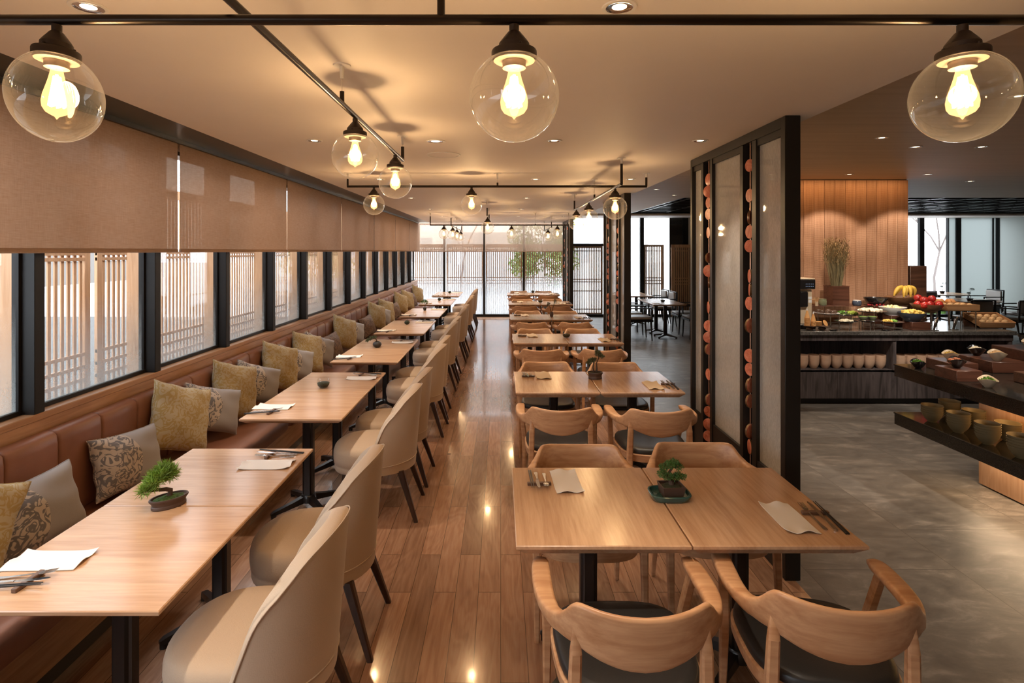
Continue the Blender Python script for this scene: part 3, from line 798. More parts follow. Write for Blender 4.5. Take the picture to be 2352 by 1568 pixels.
# ------------------------------------------------------------------ tables
def table_top(w, d, mat, z=.72, inset=.03, thick=.034):
    m = MB(); rs = []
    for i, (k, zz) in enumerate(((0.0035, z), (0, z - .003), (0, z - .013), (inset, z - thick))):
        a, b = w / 2 - k, d / 2 - k
        rs.append([(-a, -b, zz), (a, -b, zz), (a, b, zz), (-a, b, zz)])
    m.rings(rs); return m.mesh('table_top', mat, True, 12)
def pedestal(h=.685, arm=.265):
    c = MB(); w = .036
    pr = [(w, w * .55), (w * .72, w * .62), (w * .55, w), (-w * .55, w), (-w * .72, w * .62), (-w, w * .55), (-w, -w * .55), (-w * .72, -w * .62), (-w * .55, -w), (w * .55, -w), (w * .72, -w * .62), (w, -w * .55)]
    c.rings([[(x, y, .07) for x, y in pr], [(x, y, h) for x, y in pr]])
    c.box(-.16, .16, -.16, .16, h - .005, h, 0)
    b = MB()
    b.lathe([(.001, .095), (.045, .095), (.055, .08), (.055, .045), (.04, .04), (.001, .04)], 16)
    for k in range(4):
        a = pi / 4 + k * pi / 2; mt = Matrix.Rotation(a, 4, 'Z'); rs = []
        for r, hw, z0, z1 in ((.03, .024, .045, .09), (arm * .5, .021, .034, .066), (arm * .93, .018, .022, .045), (arm, .012, .022, .036)):
            rs.append([mt @ Vector(p) for p in ((r, -hw, z0), (r, hw, z0), (r, hw * .8, z1), (r, -hw * .8, z1))])
        b.rings(rs)
        b.lathe([(.001, 0), (.018, 0), (.018, .02), (.001, .022)], 10, mtx=mt @ Matrix.Translation((arm * .93, 0, 0)))
    return c.mesh('pedestal_column', 'black_lacquer', True, 40), b.mesh('pedestal_base', 'black_lacquer', True, 40)
PC, PB = pedestal()
TT_L = table_top(.66, .686, 'table_oak_cross'); TT_R = table_top(.644, .74, 'table_oak_long', inset=.036, thick=.046)
def table_node(tt, name='dining_table'): return Node(name, None, [Node('tabletop', tt), Node('column', PC), Node('base', PB)])
LEFT = [(1.67, -1.355), (3.58, -1.352), (5.42, -1.33), (7.28, -1.33), (9.12, -1.33), (11.2, -1.33), (13.3, -1.32)]
for i, (yn, xc) in enumerate(LEFT):
    for h in (0, 1):
        put(table_node(TT_L), (xc, yn + .343 + h * .692, 0), 'square oak pedestal table at the bench, %s half of the %s pair from the camera' % (('near', 'far')[h], ORD[i]), 'table', 'tables along the bench')
RIGHT = [(2.04, .056), (4.25, .115), (6.52, .15), (8.75, .155), (11.2, .165), (13.7, .17)]
for i, (yn, xl) in enumerate(RIGHT):
    for h in (0, 1):
        put(table_node(TT_R), (xl + .322 + h * .650, yn + .37, 0), 'oak pedestal table with bevelled edge, %s half of the %s pair beside the tiles' .replace('bevelled', 'undercut') % (('aisle', 'tile-side')[h], ORD[i]), 'table', 'tables between aisle and tiles')

# ------------------------------------------------------------------ wooden armchairs with one bent back-and-arm rail
def armchair():
    keys = [(0, .272, .195, .020, .652, .634), (.10, .278, .16, .031, .657, .628), (.30, .280, .05, .034, .661, .628), (.48, .274, -.055, .030, .664, .626),
            (.60, .254, -.135, .022, .670, .620), (.68, .228, -.180, .016, .694, .612), (.745, .196, -.213, .013, .741, .604), (.80, .165, -.234, .012, .746, .592), (.86, .12, -.252, .012, .740, .576),
            (.93, .06, -.265, .012, .735, .562), (1.0, 0, -.269, .012, .733, .557)]
    st = []
    for i in range(41): st.append(spl(keys, i / 40))
    full = [(x, y, h, a, b) for x, y, h, a, b in st] + [(-x, y, h, a, b) for x, y, h, a, b in st[-2::-1]]
    rs = []
    for i, (x, y, h, zt, zb) in enumerate(full):
        p0 = full[max(i - 1, 0)]; p1 = full[min(i + 1, len(full) - 1)]
        t = Vector((p1[0] - p0[0], p1[1] - p0[1], 0)).normalized(); n = Vector((-t.y, t.x, 0))
        hz = (zt - zb) / 2; zc = (zt + zb) / 2; ring = []
        tilt = .10 * max(0, (hz - .02))          # the back plate leans away from the seat a little
        for k in range(16):
            a = 2 * pi * k / 16; ex = .5
            cx = abs(cos(a)) ** ex * (1 if cos(a) >= 0 else -1); sz = abs(sin(a)) ** ex * (1 if sin(a) >= 0 else -1)
            q = Vector((x, y, 0)) + n * (h * cx); dz = hz * sz
            out_ = Vector((x, y, 0)).normalized() * (dz * .14 if hz > .03 else 0)
            ring.append((q.x + out_.x, q.y + out_.y, zc + dz))
        rs.append(ring)
    rail = MB().rings(rs).mesh('bent_back_rail', 'armchair_oak', True, 60)
    # seat pad
    m = MB(); rs = []; n = 40
    def outline(s, off=0):
        pts = []
        for k in range(n):
            a = 2 * pi * k / n
            ex = .62
            cx = abs(cos(a)) ** ex * (1 if cos(a) >= 0 else -1); sy_ = abs(sin(a)) ** ex * (1 if sin(a) >= 0 else -1)
            w = .235 + .015 * sy_
            pts.append((cx * w * s, .02 + sy_ * .228 * s))
        return pts
    for s_, z in ((.90, .418), (.985, .420), (1.0, .430), (.995, .446), (.97, .456), (.88, .460), (.6, .455), (.3, .451), (.02, .450)):
        rs.append([(x, y, z) for x, y in outline(s_)])
    seat = m.rings(rs).mesh('leather_seat', 'black_leather', True, 70)
    f = MB(); rs = []
    for s_, z in ((.95, .372), (1.01, .372), (1.03, .385), (1.035, .419), (1.0, .424), (.95, .424)): rs.append([(x, y, z) for x, y in outline(s_)])
    rs.append(rs[0]); f.rings(rs, False, False)
    frame = f.mesh('seat_rail', 'armchair_oak', True, 50)
    kids = [Node('seat_cushion', seat), Node('seat_frame', frame), Node('backrest_rail', rail)]
    for s_ in (-1, 1):
        lf = MB().bar((s_ * .25, .235, 0), (s_ * .25, .20, .40), .022, .036).bar((s_ * .25, .20, .40), (s_ * .272, .125, .638), .036, .030, .036, .040)
        kids.append(Node('leg', lf.mesh('front_leg', 'armchair_oak', True, 35)))
        lr = MB().bar((s_ * .215, -.262, 0), (s_ * .203, -.205, .40), .022, .040).bar((s_ * .203, -.205, .40), (s_ * .198, -.215, .585), .040, .036, .040, .028).bar((s_ * .198, -.215, .585), (s_ * .197, -.2145, .66), .036, .022, .028, .008)
        kids.append(Node('leg', lr.mesh('rear_leg', 'armchair_oak', True, 35)))
    return Node('wooden_armchair', None, kids)
ARM = armchair()
for i, (yn, xl) in enumerate(RIGHT):
    tag_ = '%s table beside the tiles' % ORD[i]
    for h in (0, 1):
        if i == 0:
            xc = (.425, 1.085)[h]; near = (1.90, 1.93)[h]; rz = (0, R(-9))[h]; far = (2.80, 2.83)[h]; xf = (.42, 1.055)[h]
        else:
            xc = xl + .305 + h * .652; near = yn - .26 + random.uniform(-.03, .03); rz = random.uniform(-.05, .05); far = yn + .82 + random.uniform(-.02, .03); xf = xl + .31 + h * .645
        put(ARM, (xc, near, 0), 'oak armchair on the %s side of the %s, back to camera' % (('aisle', 'tile')[h], tag_), 'chair', 'armchairs at the tables beside the tiles', rz)
        put(ARM, (xf, far, 0), 'oak armchair on the %s side of the %s, facing the camera' % (('aisle', 'tile')[h], tag_), 'chair', 'armchairs at the tables beside the tiles', pi + random.uniform(-.03, .03))

# ------------------------------------------------------------------ beige barrel chairs (front towards +y)
def barrel_chair():
    n = 48
    def seat_out(s):
        pts = []
        for k in range(n):
            a = 2 * pi * k / n; c, q = cos(a), sin(a)
            ex = .80
            x = abs(c) ** ex * (1 if c >= 0 else -1) * .242; y = abs(q) ** ex * (1 if q >= 0 else -1) * .262
            pts.append((x * s, y * s + .035))
        return pts
    m = MB(); rs = []
    for s_, z in ((.9, .315), (.975, .318), (.99, .33), (.985, .352), (.975, .358), (1.0, .366), (1.015, .40), (1.01, .44), (.98, .468), (.90, .482), (.7, .486), (.35, .488), (.02, .488)):
        rs.append([(x, y, z) for x, y in seat_out(s_)])
    seat = m.rings(rs).mesh('barrel_seat', 'beige_weave', True, 70)
    # back shell: an arc of 2*th(v) that narrows towards its rounded top
    NU, NV = 28, 18
    def shell(u, v, r_off):
        th = lerp(1.60, 1.13, v ** 1.1)
        th *= sqrt(max(0, 1 - max(0, (v - .66) / .34) ** 2.4 * .30))
        a = u * th
        ztop = .865 - .105 * abs(u) ** 1.9 - .03 * abs(u) ** 8
        z = lerp(.322, ztop, v)
        rx = .258 + r_off + .012 * v; ry = .275 + r_off + .045 * v
        return Vector((rx * sin(a), -ry * cos(a) + .02, z))
    m = MB(); vs = []; fs = []
    T = .066
    prof = []                     # loop through the thickness: outer face up, over the rim, inner face down
    for j in range(NV + 1): prof.append((j / NV * .985, 0.0))
    prof += [(.997, -.006), (1.006, -.02), (1.006, -.046), (.997, -.060)]
    for j in range(NV, -1, -1): prof.append((j / NV * .985, -T))
    rs = []
    us = [-1 + 2 * i / NU for i in range(NU + 1)]
    for u in us: rs.append([shell(u, v, o) for v, o in prof])
    def edge_ring(u, k):          # rounded side edges
        sg = 1 if u > 0 else -1; r_ = []
        for v, o in prof:
            mid = -T / 2; p = shell(u, v, mid + (o - mid) * k[0]); q = shell(u * .97, v, mid)
            d = (shell(u, v, mid) - q).normalized(); r_.append(p + d * k[1])
        return r_
    rs = [edge_ring(-1, (.35, .016)), edge_ring(-1, (.75, .011))] + rs + [edge_ring(1, (.75, .011)), edge_ring(1, (.35, .016))]
    m.rings(rs); back = m.mesh('barrel_back', 'beige_weave', True, 75)
    pts = [shell(-1, v / 18, .002) for v in range(18)] + [shell(u, 1.0, .0005) for u in us[1:-1]] + [shell(1, v / 18, .002) for v in range(17, -1, -1)]
    pip = MB().tube([p for p in pts], .0028, 6).tube([shell(u / 12, .115, .0015) for u in range(-12, 13)], .0028, 6).mesh('piping_cord', 'beige_weave')
    kids = [Node('seat', seat), Node('backrest', back, [Node('piping', pip)])]
    for sx in (-1, 1):
        kids.append(Node('leg', MB().bar((sx * .205, -.285, 0), (sx * .165, -.175, .33), .026, .046).mesh('rear_leg', 'chair_leg_wenge', True, 30)))
        kids.append(Node('leg', MB().bar((sx * .175, .225, 0), (sx * .160, .185, .33), .026, .044).mesh('front_leg', 'chair_leg_wenge', True, 30)))
    return Node('barrel_chair', None, kids)
BAR = barrel_chair()
CH = [(1.98, 2.65), (3.90, 4.46), (5.60, 6.16), (7.38, 7.98), (9.20, 9.76), (11.25, 11.8), (13.2, 13.75)]
for i, (a, b) in enumerate(CH):
    for h, y in enumerate((a, b)):
        put(BAR, (-.855 + random.uniform(-.01, .015), y, 0), 'beige barrel chair, %s one of two at the %s bench table pair from the camera' % (('near', 'far')[h], ORD[i]), 'chair', 'barrel chairs along the bench tables', R(90) + random.uniform(-.03, .03))
# ------------------------------------------------------------------ globe pendants on bent rails
def pendant_meshes():
    cap = MB().lathe([(.001, .1604), (.011, .1604), (.011, .146), (.015, .143), (.030, .124), (.034, .118), (.0345, .108), (.039, .106), (.039, .1045), (.049, .103), (.0505, .100), (.0505, .086), (.048, .084), (.001, .084)], 32)
    for k in range(3):
        a = .5 + k * 2 * pi / 3; cap.ball((.036 * cos(a), .036 * sin(a), .109), .0035, 8, 6)
    ring = MB().lathe([(.001, .0835), (.046, .0835), (.046, .080), (.026, .079), (.026, .064), (.018, .062), (.001, .062)], 28)
    gp = []
    a0 = math.asin(.050 / .1)
    for i in range(31):
        a = a0 + (pi - a0) * i / 30; gp.append((max(.0005, .1 * sin(a)), .1 * cos(a)))
    globe = MB().lathe(gp, 40)
    bulb = MB().lathe([(.0125, .064), (.0135, .055), (.017, .04), (.023, .02), (.0285, .003), (.031, -.012), (.0295, -.025), (.023, -.035), (.012, -.041), (.005, -.044), (.0005, -.050)], 24)
    fil = MB()
    for k in range(7):
        a = 2 * pi * k / 7; b = a + .45
        fil.tube([(.006 * cos(a), .006 * sin(a), .045), (.0165 * cos(a), .0165 * sin(a), -.018), (.0165 * cos(b), .0165 * sin(b), -.022), (.008 * cos(b), .008 * sin(b), .03)], .0026, 5)
    fil.tube([(0, 0, .05), (0, 0, -.02)], .003, 6)
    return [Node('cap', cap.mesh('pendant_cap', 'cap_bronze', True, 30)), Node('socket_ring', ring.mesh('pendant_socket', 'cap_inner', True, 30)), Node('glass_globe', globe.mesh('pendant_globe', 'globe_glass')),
            Node('bulb', bulb.mesh('pendant_bulb', 'bulb_glass'), [Node('filament', fil.mesh('pendant_filament', 'filament_glow'))])]
PEN = Node('pendant_lamp', None, pendant_meshes())
PT = bpy.data.lights.new('filament_lamp', 'POINT'); PT.energy = P_PENDANT; PT.color = WARM; PT.shadow_soft_size = .027
def pendant(x, y, rail_z, label, sc=None):
    z = rail_z - .172
    o = put(PEN, (x, y, z), label, 'pendant lamp', 'clear globe pendants', 0 if sc else random.uniform(0, 6.28), scale=sc)
    l = bpy.data.objects.new('filament_lamp', PT); COL.objects.link(l); l.parent = o; l.location = (0, 0, -.005)
def rail(path, posts, label):
    """bronze tube along path; posts: (x, y, sleeve height) hung from the ceiling by a wire and a white canopy"""
    z = path[0][2]; kids = [Node('tube', MB().tube(path, .0115, 12).mesh('rail_tube', 'rail_bronze'))]
    sl = MB(); wi = MB(); ca = []
    for x, y, h in posts:
        kids.append(Node('post', MB().tube([(x, y, z), (x, y, z + h)], .0105 if h > .08 else .009, 10).mesh('rail_post', 'rail_bronze')))
        kids.append(Node('wire', MB().tube([(x, y, z + h), (x, y, CEIL)], .0018, 6).mesh('rail_wire', 'chrome')))
        kids.append(Node('ceiling_canopy', MB().lathe([(.001, -.055), (.008, -.055), (.009, -.006), (.034, -.005), (.035, 0), (.001, 0)], 20, (x, y, CEIL)).mesh('rail_canopy', 'white_paint', True, 30)))
    put(Node('pendant_rail', None, kids), (0, 0, 0), label, 'lamp rail', 'bronze pendant rails')
zA = 2.315
rail([(-1.75, 1.243, zA), (1.9, 1.243, zA)], [(-.133, 1.243, .05), (1.6, 1.243, .05), (-1.6, 1.243, .05)], 'long bronze lamp rail crossing overhead close to the camera')
for x, w in ((-.99, 'over the bench side'), (.03, 'in the middle'), (1.03, 'over the tile side')): pendant(x, 1.243, zA, 'clear globe pendant on the rail closest to the camera, %s' % w, (.84, 1, 1) if x < -.5 else None)
zB = 2.385
rail([(-.632, .45, zB), (-.632, 3.60, zB)], [(-.632, .6, .05), (-.632, 2.22, .05), (-.632, 3.59, .085)], 'bronze lamp rail running lengthwise above the bench tables, first from the camera')
for y, w in ((2.42, 'nearer'), (3.34, 'farther')): pendant(-.632, y, zB, 'clear globe pendant, %s of two on the lengthwise rail near the camera' % w)
zC = 2.413
rail([(-1.46, 5.30, zC), (1.39, 5.30, zC)], [(-1.455, 5.30, .07), (-.03, 5.30, .035), (1.385, 5.30, .085)], 'bronze lamp rail crossing the aisle with upturned ends, middle of the room')
for x, w in ((-1.205, 'over the bench tables'), (-.277, 'over the aisle')): pendant(x, 5.30, zC, 'clear globe pendant on the mid-room cross rail, %s' % w)
zD = 2.335
rail([(.965, 4.45, zD), (.965, 7.3, zD)], [(.965, 4.45, .16), (.965, 5.74, .045), (.965, 7.29, .12)], 'bronze lamp rail running lengthwise above the tables beside the tiles')
for i, y in enumerate((4.70, 6.1, 7.1)): pendant(.965, y, zD, 'clear globe pendant, %s of three above the tables beside the tiles' % ORD[i])
zE = 2.30
rail([(-1.37, 10.8, zE), (1.32, 10.8, zE)], [(-1.365, 10.8, .17), (.67, 10.8, .03), (1.315, 10.8, .06)], 'bronze lamp rail crossing the far end of the room')
for x, w in ((-1.10, 'bench end'), (.21, 'middle'), (1.10, 'tile end')): pendant(x, 10.8, zE, 'clear globe pendant on the far cross rail, %s' % w)
zF = 2.30
rail([(-.98, 11.0, zF), (-.98, 13.95, zF)], [(-.98, 11.0, .15), (-.98, 12.4, .04), (-.98, 13.94, .12)], 'bronze lamp rail running lengthwise above the last bench tables')
for i, y in enumerate((11.4, 12.5, 13.7)): pendant(-.98, y, zF, 'clear globe pendant, %s of three above the last bench tables' % ORD[i])
zG = 2.325
rail([(-.2, 8.2, zG), (-.2, 9.7, zG)], [(-.2, 8.22, .11), (-.2, 9.6, .10)], 'short bronze lamp rail pointing down the aisle')
pendant(-.2, 8.5, zG, 'single clear globe pendant above the aisle on a short rail')
rail([(1.08, 11.8, zE), (1.08, 13.9, zE)], [(1.08, 11.85, .12), (1.08, 13.8, .12)], 'bronze lamp rail running lengthwise above the last tables beside the tiles')
pendant(1.08, 12.7, zE, 'clear globe pendant above the last table beside the tiles')

# ------------------------------------------------------------------ recessed downlights
def down_meshes(r):
    ring = MB().lathe([(r * .78, .0), (r * .80, -.004), (r, -.004), (r * 1.02, -.001), (r * 1.02, .0)], 32)
    refl = MB().lathe([(r * .78, -.0035), (r * .70, -.0018), (r * .55, -.0008), (r * .42, -.0005)], 28)
    lamp = MB().lathe([(r * .43, -.0010), (r * .2, -.0016), (.0005, -.0018)], 24)
    return [Node('trim_ring', ring.mesh('downlight_ring', 'white_paint')), Node('reflector', refl.mesh('downlight_reflector', 'chrome')), Node('lamp', lamp.mesh('downlight_lamp', 'downlight_glow'))]
DN = Node('downlight', None, down_meshes(.052)); DB = Node('downlight', None, down_meshes(.066))
def downlight(x, y, z, label, group, power=0, nd=None, **kw):
    put(nd or DN, (x, y, z - .0005), label, 'downlight', group)
    if power: spot('downlight_beam', (x, y, z - .03), power, target=kw.pop('target', (x, y, 0)), **kw)
COLS = ((-1.25, 'above the bench tables'), (.36, 'beside the aisle'), (1.34, 'along the tile edge'))
for j, y in enumerate((1.69, 3.74, 5.75, 7.8, 9.85, 11.9, 13.9)):
    for c, (x, w) in enumerate(COLS):
        if c == 2 and j == 0: continue
        downlight(x, y, CEIL, 'small round recessed downlight %s, %s of the row from the camera' % (w, ORD[j - (1 if c == 2 else 0)]), 'downlights in the pale ceiling',
                  P_DOWN * (.68 if c == 0 else (.6 if c == 1 else .5)), angle=58, blend=1.0)
downlight(-.44, 3.76, CEIL, 'wider white recessed light above the aisle', None, 0, DB)
put(Node('ceiling_speaker', None, [Node('rim', MB().lathe([(.115, 0), (.117, -.005), (.128, -.005), (.130, 0)], 36).mesh('speaker_rim', 'white_paint')), Node('grille', MB().lathe([(.115, -.003), (.0005, -.003)], 36).mesh('speaker_grille', 'ceiling_plaster'))]),
    (-.44, 4.29, CEIL), 'round white speaker grille in the pale ceiling above the aisle', 'ceiling speaker')
for i, (x, y) in enumerate(((3.2, 4.68), (3.79, 5.09), (4.39, 5.09), (3.18, 3.42), (2.95, 9.5), (2.4, 8.6), (6.4, 7.6), (2.5, 2.4), (4.2, 2.9))):
    downlight(x, y, CEIL2, 'small recessed downlight in the brown ceiling, %s from the camera' % ORD[i], 'downlights in the brown ceiling', 0)
for i, x in enumerate((3.35, 4.33, 5.30)):
    downlight(x, 6.92, CEIL2, 'small downlight in the brown ceiling before the carved cedar wall, %s of three' % ORD[i], 'downlights in the brown ceiling', 0)
for sx in (3.35, 4.33, 5.30): spot('downlight_beam', (sx, 6.92, 2.72), 52, target=(sx, 6.92, 0), angle=104, blend=.25)
spot('downlight_beam', (3.79, 5.09, 2.72), 130, target=(4.1, 6.7, .9), angle=50, blend=.6, color=(1, .88, .74))
spot('downlight_beam', (4.39, 5.09, 2.72), 130, target=(5.1, 6.7, .9), angle=50, blend=.6, color=(1, .88, .74))
spot('downlight_beam', (4.2, 2.9, 2.72), 170, target=(3.8, 4.0, .8), angle=44, blend=.5, color=(1, .86, .70))
spot('downlight_beam', (3.18, 3.42, 2.72), 90, target=(3.18, 3.42, 0), angle=62, blend=.7)
spot('downlight_beam', (3.2, 4.68, 2.72), 60, target=(3.2, 4.68, 0), angle=62, blend=.7)
spot('downlight_beam', (2.5, 2.4, 2.72), 70, target=(2.5, 2.4, 0), angle=62, blend=.7)
spot('downlight_beam', (2.95, 9.5, 2.72), 60, target=(2.95, 9.5, 0), angle=70, blend=.7)
spot('downlight_beam', (6.4, 7.6, 2.72), 60, target=(6.4, 7.6, 0), angle=70, blend=.7)
# ------------------------------------------------------------------ cushions on the bench
def pillow(w, h, t, mat, seed):
    rnd = random.Random(seed); n = 22; m = MB()
    ph = [rnd.uniform(0, 6) for _ in range(6)]
    def P(u, v, s):
        x = w / 2 * u * (1 - .085 * (1 - v * v)); z = h / 2 * v * (1 - .085 * (1 - u * u))
        q = max(0, (1 - u * u) * (1 - v * v)) ** .42
        wr = 1 + .05 * sin(5 * u + 3 * v + ph[0]) + .04 * sin(7 * v - 4 * u + ph[1])
        edge = .006 * sin(9 * u + ph[2]) * abs(v) ** 4 + .006 * sin(9 * v + ph[3]) * abs(u) ** 4
        return (x, s * t / 2 * q * wr + edge, z)
    g = [sin(-pi / 2 + pi * i / n) for i in range(n + 1)]
    for s in (1, -1):
        vs = [P(u, v, s) for v in g for u in g]
        m.add(vs, [(j * (n + 1) + i, j * (n + 1) + i + 1, (j + 1) * (n + 1) + i + 1, (j + 1) * (n + 1) + i) for j in range(n) for i in range(n)])
    seam = [P(u, -1, 0) for u in g] + [P(1, v, 0) for v in g[1:]] + [P(u, 1, 0) for u in g[-2::-1]] + [P(-1, v, 0) for v in g[-2::-1]]
    sm = MB().tube(seam, .0032, 6)
    return [Node('cover', m.mesh('cushion_cover', mat, True, 80)), Node('seam', sm.mesh('cushion_seam', mat))]
PIL = {'gold': pillow(.43, .43, .17, 'gold_damask', 1), 'grey': pillow(.44, .32, .15, 'grey_print', 2), 'mauve': pillow(.42, .31, .16, 'mauve_print', 3)}
KIND = {'gold': 'gold damask square cushion', 'grey': 'grey half-printed lumbar cushion', 'mauve': 'brown printed lumbar cushion'}
cush = [('gold', 2.06, 14, 30), ('grey', 2.47, -4, 18), ('grey', 3.12, 4, 12), ('gold', 3.59, 14, 20), ('grey', 3.97, 16, 30), ('gold', 4.32, 12, 20), ('grey', 4.72, 18, 30),
        ('gold', 5.20, 12, 24), ('grey', 5.56, 16, 34), ('gold', 5.94, 10, 24), ('grey', 6.32, 18, 30), ('mauve', 6.86, -4, 14), ('gold', 7.36, 12, 26), ('grey', 7.76, 16, 30),
        ('mauve', 8.72, -5, 14), ('gold', 9.25, 12, 26), ('grey', 9.6, 16, 34), ('gold', 10.02, 10, 26), ('mauve', 10.95, -4, 16), ('gold', 11.5, 12, 26), ('gold', 12.3, 10, 26), ('mauve', 13.1, -5, 16), ('gold', 13.8, 12, 28)]
cnt = {}
for kd, y, roll, yaw in cush:
    cnt[kd] = cnt.get(kd, 0) + 1
    hh = .43 if kd == 'gold' else .32
    lean = R(17)
    m3 = Matrix.Rotation(R(-90 - yaw * .85), 4, 'Z') @ Matrix.Rotation(lean, 4, 'X') @ Matrix.Rotation(R(-roll * (1.6 if kd == 'gold' else 1.2)), 4, 'Y')
    vs = [m3 @ v.co for v in PIL[kd][0].me.vertices] + [m3 @ v.co for v in PIL[kd][1].me.vertices]
    zz = .4535 - min(v.z for v in vs); xx = -2.1855 - min(v.x for v in vs if v.z + zz < .92)
    put(Node('bench_cushion', None, PIL[kd]), (xx, y, zz), '%s leaning on the bench, %s of its kind from the camera' % (KIND[kd], ORD[cnt[kd] - 1]), 'cushion', '%s cushions' % kd, (Matrix.Translation((0, 0, 0)) @ m3).to_euler())

# ------------------------------------------------------------------ place settings
def flat(m, outline, z0, z1, mtx=None):
    a = [(x, y, z0(y) if callable(z0) else z0) for x, y in outline]; b = [(x, y, (z0(y) if callable(z0) else z0) + z1) for x, y in outline]
    if mtx: a = [mtx @ Vector(p) for p in a]; b = [mtx @ Vector(p) for p in b]
    m.rings([a, b])
def napkin_mesh(mat, seed):
    m = MB(); nx, ny = 8, 14; top = []; rnd = random.Random(seed); ph = rnd.uniform(0, 3)
    def P(i, j, dz):
        u, v = i / nx * 2 - 1, j / ny * 2 - 1
        return (.062 * u + .0015 * sin(3 * v + ph), .125 * v + .0018 * sin(5 * u + ph) * abs(v), .0012 + dz + .0055 * abs(v) ** 5 * (1 + sin(4.5 * u + ph)))
    for dz in (0, .0022):
        top.append([P(i, j, dz) for j in range(ny + 1) for i in range(nx + 1)])
    k = nx + 1
    m.add(top[0] + top[1], [tuple(o + q for q in (j * k + i, j * k + i + 1, (j + 1) * k + i + 1, (j + 1) * k + i)) for o in (0, k * (ny + 1)) for j in range(ny) for i in range(nx)])
    N_ = k * (ny + 1); rim = [i for i in range(k)] + [j * k + nx for j in range(1, ny + 1)] + [ny * k + i for i in range(nx - 1, -1, -1)] + [j * k for j in range(ny - 1, 0, -1)]
    m.f += [(rim[q], rim[(q + 1) % len(rim)], N_ + rim[(q + 1) % len(rim)], N_ + rim[q]) for q in range(len(rim))]; m.mi += [0] * len(rim)
    return m.mesh('folded_napkin', mat, True, 50)
NAP = [napkin_mesh('napkin_paper', 1), napkin_mesh('napkin_kraft', 2)]
REST = MB().box(-.055, .055, -.009, .009, 0, .014, .002).mesh('rest_block', 'rest_wood')
STICK = MB().rings([[(r * cos(a) * .9, y, r * sin(a)) for a in (pi / 4, 3 * pi / 4, 5 * pi / 4, 7 * pi / 4)] for y, r in ((-.125, .0042), (.0, .0034), (.112, .0018))]).mesh('chopstick', 'black_chopstick', True, 50)
def fork_meshes():
    m = MB(); z = lambda y: .0008 * sin(y * 40) + max(0, y - .04) * .10
    def strip_(pts): flat(m, [(w, y) for y, w in pts] + [(-w, y) for y, w in pts[::-1]], z, .0022)
    strip_([(-.098, .003), (-.095, .0075), (-.085, .0085), (-.05, .005), (-.01, .0032), (.03, .0032), (.042, .006), (.05, .011), (.058, .012)])
    for k in range(4):
        x = -.0097 + k * .00647; flat(m, [(x - .0018, .057), (x + .0018, .057), (x + .0010, .098), (x - .0010, .098)], z, .0018)
    return m.mesh('fork', 'stainless', True, 30)
def knife_parts():
    h = MB(); pr = [(-.105, .004), (-.10, .0085), (-.085, .0088), (-.05, .0058), (-.02, .0045), (-.005, .0055)]
    flat(h, [(w, y) for y, w in pr] + [(-w, y) for y, w in pr[::-1]], 0, .005)
    b = MB(); flat(b, [(-.0055, -.006), (-.0065, .01), (-.0065, .098), (-.002, .11), (.004, .105), (.0085, .085), (.0095, .04), (.0085, .012), (.0055, -.006)], .0016, .0018)
    return [Node('handle', h.mesh('knife_handle', 'stainless', True, 30)), Node('blade', b.mesh('knife_blade', 'chrome', True, 30))]
FORK = fork_meshes(); KNIFE = knife_parts()
def setting(x, y, rz, where, nap, z=.7205):
    q = Matrix.Translation((x, y, z)) @ Matrix.Rotation(rz, 4, 'Z')
    def w(px, py, pz=0): return tuple(q @ Vector((px, py, pz)))
    j = random.uniform
    put(Node('paper_napkin', NAP[nap]), w(0, 0), '%s paper napkin at %s' % (('white', 'buff')[nap], where), 'napkin', 'napkins on the tables', rz + j(-.05, .05))
    put(Node('cutlery_rest', REST), w(.128, .035), 'brown wooden cutlery rest at %s' % where, 'cutlery rest', 'cutlery rests', rz + j(-.04, .04))
    tilt = R(7)
    for dx in (.158, .167): put(Node('chopstick', STICK), w(dx, -.005, .0125), 'one of the black chopsticks at %s' % where, 'chopstick', 'chopsticks at %s' % where, (R(4.2), 0, rz + j(-.02, .02)))
    put(Node('table_knife', None, KNIFE), w(.135, .0, .0085), 'steel table knife at %s' % where, 'knife', 'table knives', (R(4.4), 0, rz + j(-.04, .04)))
    put(Node('table_fork', FORK), w(.098, .0, .0075), 'steel fork at %s' % where, 'fork', 'table forks', (R(4.4), 0, rz + j(-.05, .12)))
for i, (yn, xc) in enumerate(LEFT):
    setting(xc - .215, yn + .27, R(-90), 'the bench-side setting, %s bench table from the camera' % ORD[i], 0 if i < 3 else 1)
    setting(xc + .175, yn + 1.14, R(90), 'the chair-side setting, %s bench table from the camera' % ORD[i], 0 if i < 3 else 1)
for i, (yn, xl) in enumerate(RIGHT):
    setting(xl + .25, yn + .565, pi, 'the aisle-end setting, %s table beside the tiles' % ORD[i], 0 if i == 0 else 1)
    setting(xl + 1.105, yn + .21, 0, 'the tile-end setting, %s table beside the tiles' % ORD[i], 0 if i == 0 else 1)

